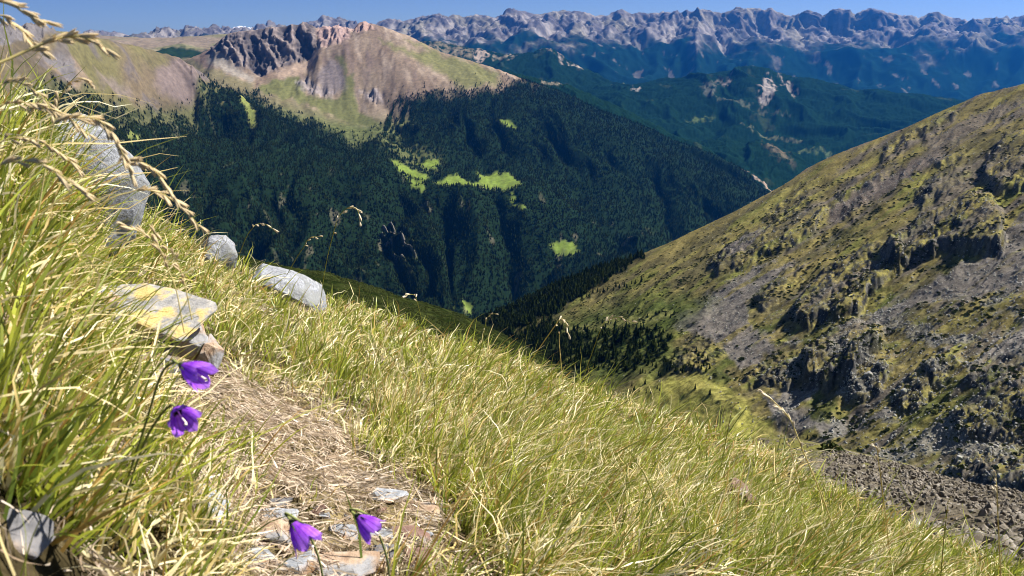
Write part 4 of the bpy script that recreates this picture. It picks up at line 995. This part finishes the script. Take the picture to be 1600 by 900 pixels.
for i, (x, y, w, d, h, m, sd, rt, l) in enumerate([
    (328,795,.090,.060,.026,mat_slate,41,(14,12,-25),'pointed blue grey slate above the lower left grass'),
    (425,812,.085,.040,.018,mat_slate,43,(6,6,10),'thin grey slate behind the lower left flower'),
    (432,838,.065,.045,.026,mat_rust,45,(12,4,-10),'brown and white stone left of the lower flowers'),
    (400,878,.060,.045,.018,mat_slate,47,(6,10,30),'flat grey stone at the bottom edge left of the flowers'),
    (608,782,.070,.040,.018,mat_slate,49,(4,8,5),'grey white slate at the upper end of the stone patch'),
    (655,806,.085,.060,.022,mat_rust,51,(8,6,-12),'orange stone right of the rightmost flower'),
    (640,845,.070,.050,.026,mat_red,53,(14,10,20),'red brown stone below the orange one'),
    (525,888,.130,.060,.024,mat_rust,55,(6,4,4),'long rusty slate at the bottom edge under the flowers'),
    (470,885,.055,.040,.018,mat_slate,57,(6,8,50),'small grey slate below the lower left flower'),
    (598,868,.055,.050,.022,mat_dark,59,(10,14,-30),'dark stone under the rightmost flower'),
    (655,880,.060,.045,.024,mat_red,61,(12,6,10),'brown stone in the corner of the stone patch'),
    (302,764,.035,.028,.014,mat_rust,63,(10,10,0),'small orange chip above the pointed slate'),
    (590,838,.050,.035,.014,mat_slate,65,(4,4,-20),'grey chip beside the rightmost flower'),
    (440,790,.040,.026,.012,mat_dark,67,(5,5,15),'dark chip on the straw'),
    (685,790,.045,.035,.016,mat_rust,69,(8,4,35),'tan stone at the right edge of the stone patch'),
    (540,835,.055,.040,.014,mat_slate,71,(5,6,-5),'pale slate between the two lower flowers'),
    (30,835,.055,.045,.014,mat_dark,73,(20,25,10),'blue slate with a red rim in the lower left grass'),
    (350,870,.045,.035,.016,mat_red,75,(5,9,40),'reddish chip in the grass at the bottom edge')]):
    stone('slate', x, y, None, (w, d, h), m, sd, rt, l, 'stone', 'loose slates on the bare patch', flat=True, sub=2, npts=16)
for i in range(18):
    x = rng.uniform(385, 690); y = rng.uniform(775, 895); w = rng.uniform(0.014, 0.032)
    stone('slate_chip', x, y, None, (w, w * rng.uniform(0.5, 0.9), w * 0.4), [mat_slate, mat_rust, mat_red, mat_dark][i % 4], 200 + i, tuple(rng.uniform(-20, 20, 3) * [1, 1, 9]),
          'small chip lying among the larger slates on the bare patch', 'stone', 'small chips among the slates', flat=True, sub=1, npts=12)
stone('red_stone', 1152, 764, 2.65, (0.09, 0.08, 0.075), mat_red, 81, (10, 10, 0), 'upper red brown stone half hidden in the grass on the slope', 'stone', 'red stones in the grass')
stone('red_stone', 1168, 786, 2.55, (0.07, 0.06, 0.09), mat_red, 83, (30, 20, 30), 'lower red brown stone below another in the grass', 'stone', 'red stones in the grass')
# ================================================================== seeding grass stems
def smooth_path(P, n):
    """Catmull-Rom through the points P, resampled to n"""
    P = np.asarray(P, float); k = len(P)
    E = np.vstack([2 * P[0] - P[1], P, 2 * P[-1] - P[-2]])
    t = np.linspace(0, k - 1 - 1e-6, n); i = t.astype(int); f = (t - i)[:, None]
    a, b, c, d = E[i], E[i + 1], E[i + 2], E[i + 3]
    return 0.5 * (2 * b + (c - a) * f + (2 * a - 5 * b + 4 * c - d) * f ** 2 + (3 * b - a - 3 * c + d) * f ** 3)
def tube_mesh(name, path, rad, mat, sides=5):
    path = np.asarray(path, float); n = len(path); rad = np.broadcast_to(rad, (n,))
    T = np.gradient(path, axis=0); T /= np.linalg.norm(T, axis=1, keepdims=True) + 1e-12
    ref = np.array([0.3, 0.9, 0.2]); U = np.cross(T, ref); U /= np.linalg.norm(U, axis=1, keepdims=True); W = np.cross(T, U)
    a = np.arange(sides) * 2 * np.pi / sides
    V = path[:, None, :] + rad[:, None, None] * (np.cos(a)[None, :, None] * U[:, None, :] + np.sin(a)[None, :, None] * W[:, None, :])
    F = []
    for k in range(n - 1):
        for i in range(sides): F.append((k * sides + i, k * sides + (i + 1) % sides, (k + 1) * sides + (i + 1) % sides, (k + 1) * sides + i))
    me = bpy.data.meshes.new(name); me.from_pydata(V.reshape(-1, 3).tolist(), [], F); me.materials.append(mat)
    me.polygons.foreach_set('use_smooth', np.full(len(F), True, bool)); me.update()
    return me
def two_tone(name, c1, c2, scale, transl=0.3, rough=0.6):
    m, nt, b = new_mat(name); L = nt.links.new
    tc = N(nt, 'ShaderNodeTexCoord'); n1 = N(nt, 'ShaderNodeTexNoise'); n1.inputs['Scale'].default_value = scale; n1.inputs['Detail'].default_value = 4
    L(tc.outputs['Object'], n1.inputs['Vector'])
    mx = N(nt, 'ShaderNodeMix', data_type='RGBA'); mx.inputs[6].default_value = (*c1, 1); mx.inputs[7].default_value = (*c2, 1)
    mr = N(nt, 'ShaderNodeMapRange'); mr.inputs['From Min'].default_value = 0.35; mr.inputs['From Max'].default_value = 0.65
    L(n1.outputs['Fac'], mr.inputs['Value']); L(mr.outputs[0], mx.inputs[0]); L(mx.outputs[2], b.inputs['Base Color'])
    b.inputs['Roughness'].default_value = rough
    if transl:
        t = N(nt, 'ShaderNodeBsdfTranslucent'); L(mx.outputs[2], t.inputs['Color'])
        ms = N(nt, 'ShaderNodeMixShader'); ms.inputs[0].default_value = transl
        L(b.outputs[0], ms.inputs[1]); L(t.outputs[0], ms.inputs[2]); L(ms.outputs[0], nt.nodes['Material Output'].inputs['Surface'])
    return m
mat_seed = two_tone('ripe_seed_husk', (0.56, 0.41, 0.20), (0.84, 0.72, 0.48), 300)
mat_seed_pale = two_tone('bleached_seed_husk', (0.66, 0.54, 0.36), (0.85, 0.78, 0.62), 300)
mat_stem_straw = two_tone('straw_stem', (0.55, 0.45, 0.17), (0.70, 0.60, 0.28), 60)
mat_stem_green = two_tone('green_stem', (0.17, 0.20, 0.04), (0.38, 0.36, 0.10), 40)
def spikelet_mesh(mat):
    """a spikelet: three overlapping pointed husks, unit length along +X"""
    V = []; F = []
    for (ang, x0, sc, op) in ((0, 0, 1.0, 0.05), (2.2, 0.08, 0.86, 0.16), (-2.0, 0.16, 0.78, 0.18)):
        b0 = len(V); ns, nr = 6, 6
        for k in range(ns):
            u = k / (ns - 1); r = 0.105 * sc * (math.sin(math.pi * min(1, u * 0.93 + 0.07)) ** 0.75) + 0.004
            for i in range(nr):
                a = i * 6.2832 / nr
                V.append((x0 + u * sc, r * math.cos(a) + op * u * math.cos(ang) * 0.9, r * 0.8 * math.sin(a) + op * u * math.sin(ang) * 0.9))
        for k in range(ns - 1):
            for i in range(nr): F.append((b0 + k * nr + i, b0 + k * nr + (i + 1) % nr, b0 + (k + 1) * nr + (i + 1) % nr, b0 + (k + 1) * nr + i))
    me = bpy.data.meshes.new('spikelet'); me.from_pydata(V, [], F); me.materials.append(mat)
    me.polygons.foreach_set('use_smooth', np.full(len(F), True, bool)); me.update()
    return me
SPK = spikelet_mesh(mat_seed); SPKP = spikelet_mesh(mat_seed_pale)
def seeding_grass(stem_px, head_px, r, label, n=14, size=0.0105, spread=0.5, stem_r=0.0007, pale=False, green=False, r0=None, jit=0.03):
    """stem and head follow the points seen in the photo, set at distance r (r0 at the root)"""
    pts = list(stem_px) + list(head_px); k = len(pts)
    rs = np.interp(np.arange(k), [0, len(stem_px) - 1, k - 1], [r0 or r, r, r * (1 - jit)])
    P = at([p[0] for p in pts], [p[1] for p in pts], rs)
    full = smooth_path(P, 10 * k); base = full[0].copy()
    root = empty('grass_stem', base, label, 'grass stem', 'grass stems with seed heads'); root['kind'] = 'thing'
    me = tube_mesh('stem', full - base, np.linspace(stem_r, stem_r * 0.45, len(full)), mat_stem_green if green else mat_stem_straw)
    o = bpy.data.objects.new('stem', me); COL.objects.link(o); o.parent = root
    h0 = int(10 * k * (len(stem_px) - 0.6) / k); head = full[h0:]
    rr = random.Random(hash(label) % 1000 if False else sum(map(ord, label)))
    for i in range(n):
        f = i / (n - 1); q = f * (len(head) - 2); j = int(q)
        p = head[j] + (head[j + 1] - head[j]) * (q - j)
        T = Vector(head[min(j + 2, len(head) - 1)] - head[max(j - 1, 0)]).normalized()
        side = Vector((rr.gauss(0, 1), rr.gauss(0, 1), rr.gauss(0, 1))); side = (side - T * side.dot(T)).normalized()
        d = (T + side * spread * rr.uniform(0.4, 1.5) * (1.1 - 0.6 * f) + Vector((0, 0, -0.12))).normalized()
        L = size * rr.uniform(0.95, 1.45)
        o = bpy.data.objects.new('spikelet', SPKP if pale else SPK); COL.objects.link(o); o.parent = root
        y = d.cross(Vector((0, 0, 1))).normalized(); z = d.cross(y)
        M = Matrix((d, y, z)).transposed() @ Matrix.Rotation(rr.uniform(0, 6.28), 3, 'X')
        o.matrix_local = Matrix.Translation(Vector(p - base) + side * 0.0008) @ (M @ Matrix.Diagonal((L, L, L))).to_4x4()
    return root
SG = seeding_grass
SG([(-70,330),(15,245),(80,196)], [(118,184),(150,186),(172,204),(190,236),(205,277)], 0.74, 'thickest nodding seed head, arching down past the top of the large boulder', 22, .0100, .35)
SG([(50,345),(130,285),(180,258)], [(205,252),(232,258),(255,282),(274,310)], 0.78, 'nodding seed head reaching right of the boulder, middle of three', 15, .0100, .4)
SG([(90,372),(165,315),(205,300)], [(228,297),(256,304),(285,325),(312,354)], 0.80, 'lowest nodding seed head beside the boulder, its tip over the far forest', 15, .0102, .4)
SG([(-60,118),(0,98),(45,78)], [(75,66),(105,58),(135,60),(167,78)], 0.70, 'stout brown stalk with its seed head pointing right against the mountains', 12, .0110, .35, .0013)
SG([(-60,-10),(-20,0)], [(5,4),(30,14),(52,26),(78,37)], 0.72, 'topmost seed head against the sky, corner of the picture', 10, .0108, .4)
SG([(-50,20),(-10,22)], [(10,28),(32,46),(50,66),(72,80)], 0.76, 'seed head hanging below the topmost one against the left crags', 10, .0104, .4)
SG([(-60,190),(0,165)], [(35,160),(70,166),(105,182),(140,212)], 0.80, 'seed head in the tangle just above the thick nodding one', 14, .0092, .5)
SG([(-50,240),(0,222)], [(28,214),(62,220),(96,240),(120,262)], 0.84, 'seed head in the tangle at the foot of the left bank grass', 12, .0092, .5)
SG([(-60,265),(-5,258)], [(30,252),(70,258),(98,275),(124,298)], 0.70, 'seed head lying across the face of the large boulder', 12, .0104, .4)
SG([(-40,140),(0,132)], [(25,128),(52,140),(74,160),(84,180)], 0.86, 'small seed head under the stout brown stalk', 10, .0086, .5)
SG([(60,330),(75,240),(85,190)], [(92,160),(104,134),(122,122),(140,128)], 0.90, 'thin upright seed head left of the thick nodding one', 9, .0082, .5)
SG([(288,520),(275,452),(262,420)], [(256,402),(246,384),(226,366),(194,352)], 0.85, 'straw seed head bent left above the lichened slab', 13, .0098, .4)
SG([(300,500),(290,450)], [(284,428),(276,408),(262,388),(240,364)], 0.88, 'straw seed head beside the bent one, over the sunny grass', 9, .0092, .35)
SG([(500,478),(508,420),(520,368)], [(530,338),(545,324),(558,328),(563,347)], 2.3, 'tall thin stem nodding alone before the dark gorge', 8, .0170, .35, .0013, True, True, 2.9)
SG([(370,408),(384,372),(396,355)], [(402,350),(414,350),(427,358)], 2.6, 'short bent stem above the small boulder', 5, .0190, .3, .0012, True, True, 3.4)
SG([(448,430),(464,402),(476,384)], [(479,377),(487,370),(499,370)], 2.6, 'straight stem with a pale tuft above the broad boulder', 6, .0150, .5, .0013, True, True, 3.4)
SG([(668,545),(660,505),(652,472)], [(648,462),(640,460),(632,463)], 2.6, 'short pale tuft over the near dark slope', 6, .0150, .7, .0012, True, True, 3.2)
SG([(812,588),(842,545),(868,508)], [(876,498),(884,504),(888,522)], 2.3, 'straw stem with a small folded head before the green hillside', 7, .0150, .4, .0015, True, False, 2.9)
SG([(905,608),(922,560),(940,512)], [(950,500),(968,496),(989,503)], 2.3, 'stem with a fluffy cream head pointing right before the wood', 9, .0150, .5, .0013, True, True, 2.9)
SG([(1330,905),(1290,790),(1255,705)], [(1238,662),(1226,644),(1212,630),(1193,613)], 1.5, 'long slanting stem with a narrow straw head above the bowl', 12, .0150, .25, .0016, True, False, 1.75)
SG([(1392,880),(1383,800),(1376,745)], [(1372,715),(1371,704),(1367,697)], 1.7, 'thin upright stem with a tiny head before the stony hump', 5, .0140, .25, .0014, True, False, 1.9)
SG([(1566,960),(1562,860),(1559,800)], [(1558,768),(1557,755),(1556,741)], 1.5, 'rightmost thin upright stem with a tiny pale head', 5, .0140, .25, .0013, True, False, 1.6)
SG([(1262,830),(1250,770),(1243,735)], [(1238,712),(1236,700),(1230,690)], 2.2, 'short straw stem at the grass edge below the slanting one', 5, .0130, .3, .0015, True, False, 2.6)
SG([(1120,760),(1132,700),(1138,668)], [(1142,650),(1144,640),(1150,630)], 2.4, 'short green stem before the meadow mound', 5, .0130, .3, .0015, True, True, 2.9)
SG([(742,580),(752,540),(757,515)], [(760,500),(765,492),(774,490)], 2.7, 'small stem on the grass edge before the dark wood', 5, .0140, .4, .0015, True, True, 3.2)
SG([(1470,900),(1474,850),(1478,815)], [(1480,795),(1481,785),(1486,776)], 1.9, 'short stem between the two thin upright ones on the right', 5, .0120, .3, .0014, True, True, 2.1)
SG([(880,600),(876,560)], [(874,535),(874,521)], 2.4, 'bare short straw standing left of the fluffy headed stem', 2, .0100, .2, .0013, False, False, 2.7)

# ================================================================== bellflowers
mat_petal = two_tone('violet_petal', (0.32, 0.055, 0.74), (0.50, 0.16, 0.90), 160, 0.5, 0.45)
nt = mat_petal.node_tree                                          # paler lobes and darker veins that run from calyx to mouth
_tc = N(nt, 'ShaderNodeTexCoord'); _sx = N(nt, 'ShaderNodeSeparateXYZ'); nt.links.new(_tc.outputs['Object'], _sx.inputs[0])
_lz = N(nt, 'ShaderNodeMapRange'); _lz.inputs['From Min'].default_value = 0.010; _lz.inputs['From Max'].default_value = 0.027; nt.links.new(_sx.outputs['Z'], _lz.inputs['Value'])
_an = N(nt, 'ShaderNodeMath', operation='ARCTAN2'); nt.links.new(_sx.outputs['Y'], _an.inputs[0]); nt.links.new(_sx.outputs['X'], _an.inputs[1])
_ml = N(nt, 'ShaderNodeMath', operation='MULTIPLY'); nt.links.new(_an.outputs[0], _ml.inputs[0]); _ml.inputs[1].default_value = 15.0
_sn = N(nt, 'ShaderNodeMath', operation='SINE'); nt.links.new(_ml.outputs[0], _sn.inputs[0])
_vr = N(nt, 'ShaderNodeMapRange'); _vr.inputs['From Min'].default_value = 0.6; _vr.inputs['From Max'].default_value = 1.0; _vr.inputs['To Min'].default_value = 1.0; _vr.inputs['To Max'].default_value = 0.55; nt.links.new(_sn.outputs[0], _vr.inputs['Value'])
_src = [n for n in nt.nodes if n.bl_idname == 'ShaderNodeMix'][0].outputs[2]
_pm = N(nt, 'ShaderNodeMix', data_type='RGBA'); _pm.inputs[7].default_value = (0.62, 0.36, 0.92, 1); nt.links.new(_src, _pm.inputs[6])
_hf = N(nt, 'ShaderNodeMath', operation='MULTIPLY'); nt.links.new(_lz.outputs[0], _hf.inputs[0]); _hf.inputs[1].default_value = 0.6; nt.links.new(_hf.outputs[0], _pm.inputs[0])
_vs = N(nt, 'ShaderNodeVectorMath', operation='SCALE'); nt.links.new(_pm.outputs[2], _vs.inputs[0]); nt.links.new(_vr.outputs[0], _vs.inputs['Scale'])
nt.links.new(_vs.outputs[0], nt.nodes['Principled BSDF'].inputs['Base Color'])
nt.links.new(_vs.outputs[0], [n for n in nt.nodes if n.bl_idname == 'ShaderNodeBsdfTranslucent'][0].inputs['Color'])
mat_calyx, _, b = new_mat('dark_green_calyx'); b.inputs['Base Color'].default_value = (0.05, 0.06, 0.035, 1)
mat_fstem, _, b = new_mat('flower_stem'); b.inputs['Base Color'].default_value = (0.20, 0.22, 0.07, 1)
mat_stigma, _, b = new_mat('cream_stigma'); b.inputs['Base Color'].default_value = (0.75, 0.68, 0.52, 1)
def bell_mesh(seed, flare=1.0, L=0.026):
    """open bell of five pointed lobes, axis +Z from calyx to mouth"""
    r = random.Random(seed); na, nv = 50, 14; V = []; F = []
    amp = [r.uniform(0.85, 1.15) for _ in range(5)]; bend_ = [r.uniform(0.6, 1.5) * flare for _ in range(5)]
    for j in range(nv):
        v = j / (nv - 1)
        for i in range(na):
            a = i * 2 * math.pi / na; lobe = a * 5 / (2 * math.pi); k = int(lobe) % 5; ph = lobe - int(lobe)
            tip = 1 - abs(ph - 0.5) * 2                       # 0 in the notch, 1 on the lobe's axis
            ln = L * (0.60 + 0.42 * (tip ** 0.75) * amp[k])
            z = ln * v
            zz = z / L
            rad = 0.0032 + 0.0072 * math.sin(min(1, zz * 1.5) * math.pi / 2) + 0.0085 * bend_[k] * max(0, zz - 0.52) ** 1.6
            rad *= 1 + 0.07 * math.cos(5 * a) * zz
            nar = 1.0 - 0.25 * max(0, v - 0.6) * 2.5 * (1 - tip) * 0
            aa = a
            if zz > 0.6:                                       # lobes draw in to their axis towards the tip
                c = (k + 0.5) * 2 * math.pi / 5; aa = c + (a - c) * (1 - 0.35 * min(1, (zz - 0.6) / 0.4))
            zc = z - 0.004 * bend_[k] * max(0, zz - 0.75) * 3
            V.append((rad * math.cos(aa), rad * math.sin(aa), zc + r.uniform(-1, 1) * 0.00015))
    for j in range(nv - 1):
        for i in range(na): F.append((j * na + i, j * na + (i + 1) % na, (j + 1) * na + (i + 1) % na, (j + 1) * na + i))
    me = bpy.data.meshes.new('corolla'); me.from_pydata(V, [], F); me.materials.append(mat_petal)
    me.polygons.foreach_set('use_smooth', np.full(len(F), True, bool)); me.update()
    return me
def calyx_mesh():
    V = []; F = []; nr = 8
    for k, (z, r) in enumerate([(-0.004, 0.0012), (-0.002, 0.0028), (0.001, 0.0036), (0.003, 0.0034)]):
        for i in range(nr): V.append((r * math.cos(i * 6.2832 / nr), r * math.sin(i * 6.2832 / nr), z))
    for k in range(3):
        for i in range(nr): F.append((k * nr + i, k * nr + (i + 1) % nr, (k + 1) * nr + (i + 1) % nr, (k + 1) * nr + i))
    F.append(tuple(range(nr)))
    me = bpy.data.meshes.new('calyx'); me.from_pydata(V, [], F); me.materials.append(mat_calyx); me.update(); return me
def sepal_mesh():
    V = [(0.0028, -0.0009, 0.001), (0.0028, 0.0009, 0.001), (0.0062, 0.0006, 0.004), (0.0062, -0.0006, 0.004), (0.0098, 0, 0.009), (0.0066, 0, 0.0034), (0.003, 0, 0.0)]
    F = [(0, 1, 2, 3), (3, 2, 4), (1, 6, 5, 2), (6, 0, 3, 5), (2, 5, 4), (5, 3, 4)]
    me = bpy.data.meshes.new('sepal'); me.from_pydata(V, [], F); me.materials.append(mat_calyx); me.update(); return me
CALYX, SEPAL = calyx_mesh(), sepal_mesh()
def bellflower(label, cal_px, mouth_px, r_cal, r_mouth, stem_px, r_stem, seed, flare, sc=1.0):
    c = at(*cal_px, r_cal); m = at(*mouth_px, r_mouth); ax = Vector(m - c).normalized()
    sp = [at(x, y, rr) for (x, y), rr in zip(stem_px, np.linspace(r_stem, r_cal, len(stem_px)))] + [c - np.array(ax) * 0.010 * sc, c - np.array(ax) * 0.003 * sc]
    base = sp[0]
    root = empty('bellflower', base, label, 'flower', 'violet bellflowers')
    def part(nm, me, parent=root, M=None):
        o = bpy.data.objects.new(nm, me); COL.objects.link(o); o.parent = parent
        if M is not None: o.matrix_local = M
        return o
    part('stem', tube_mesh('stem', smooth_path(sp, 40) - base, 0.0011, mat_fstem, 6))
    q = ax.to_track_quat('Z', 'Y').to_matrix().to_4x4(); q = q @ Matrix.Rotation(seed * 0.7, 4, 'Z') @ Matrix.Diagonal((sc, sc, sc, 1))
    M = Matrix.Translation(Vector(c - base)) @ q
    cor = part('corolla', bell_mesh(seed, flare), root, M)
    cal = part('calyx', CALYX, root, M)
    for i in range(5): part('sepal', SEPAL, cal, Matrix.Rotation(i * 1.2566 + 0.6, 4, 'Z'))
    part('stigma', tube_mesh('stigma', [(0, 0, 0.002), (0.0004, 0, 0.012), (0.0, 0.0005, 0.021), (0.0012, 0.001, 0.0235)], [0.0006, 0.0006, 0.0008, 0.0012], mat_stigma, 6), root, M)
    return root
bellflower('uppermost violet bellflower, opening right beside the dark stone', (286,572), (322,592), .63, .615, [(196,760),(228,660),(252,585),(272,566)], .74, 3, 1.15, 1.02)
bellflower('violet bellflower just below the uppermost, mouth turned to the viewer', (276,640), (296,668), .645, .617, [(190,800),(222,700),(250,650),(266,634)], .74, 5, 1.5, .98)
bellflower('lower violet bellflower hanging left of the other low one', (458,818), (488,858), .60, .585, [(512,960),(500,880),(478,826),(464,812)], .70, 8, 1.1, 1.08)
bellflower('rightmost violet bellflower above the dark stone', (560,808), (590,834), .62, .61, [(610,960),(606,880),(584,818),(566,800)], .72, 11, 1.3, 1.0)

# ================================================================== a small cloud far behind the ranges
mat_cloud, _, b = new_mat('cloud_vapour'); b.inputs['Base Color'].default_value = (0.9, 0.9, 0.92, 1)
def cloud(px, py, r, wpx, hpx, label, seed):
    rr = random.Random(seed); bm = bmesh.new(); k = r / FPX
    for i in range(9):
        u = rr.uniform(-0.5, 0.5); sz = hpx * k * rr.uniform(0.35, 0.75) * (1 - abs(u))
        M = Matrix.Translation((u * wpx * k, rr.uniform(-1, 1) * wpx * k * 0.3, sz * 0.4)) @ Matrix.Diagonal((sz * 1.7, sz * 1.7, sz * 0.8, 1))
        bmesh.ops.create_icosphere(bm, subdivisions=3, radius=1.0, matrix=M)
    for v in bm.verts: v.co += v.normal * hpx * k * 0.22 * mnoise.fractal(v.co / (hpx * k * 0.6), 0.8, 2.0, 4)
    me = bpy.data.meshes.new('cloud'); bm.to_mesh(me); bm.free(); me.materials.append(mat_cloud)
    me.polygons.foreach_set('use_smooth', np.full(len(me.polygons), True, bool))
    o = bpy.data.objects.new('cloud', me); COL.objects.link(o); o.location = at(px, py, r)
    tag(o, label, 'cloud')
cloud(380, 47, 34000, 30, 7, 'tiny white cloud on the skyline left of the cliff', 2)
# ================================================================== haze
def box_obj(name, lo, hi):
    bm = bmesh.new(); bmesh.ops.create_cube(bm, size=1.0)
    for v in bm.verts:
        v.co = Vector([(l + h) / 2 + c * (h - l) for c, l, h in zip(v.co, lo, hi)])
    me = bpy.data.meshes.new(name); bm.to_mesh(me); bm.free()
    o = bpy.data.objects.new(name, me); COL.objects.link(o); return o
hz = box_obj('haze', (-17000, -600, -1900), (17000, 22500, 900))
hz['kind'] = 'stuff'
hm = bpy.data.materials.new('hazy_air'); hm.use_nodes = True
nt = hm.node_tree; nt.nodes.clear()
pv = N(nt, 'ShaderNodeVolumePrincipled'); out = N(nt, 'ShaderNodeOutputMaterial')
pv.inputs['Color'].default_value = (0.03, 0.30, 1.0, 1)
pv.inputs['Density'].default_value = 3.4e-5
pv.inputs['Density Attribute'].default_value = ''
pv.inputs['Temperature Attribute'].default_value = ''
pv.inputs['Anisotropy'].default_value = 0.7
nt.links.new(pv.outputs[0], out.inputs['Volume'])
hz.data.materials.append(hm)
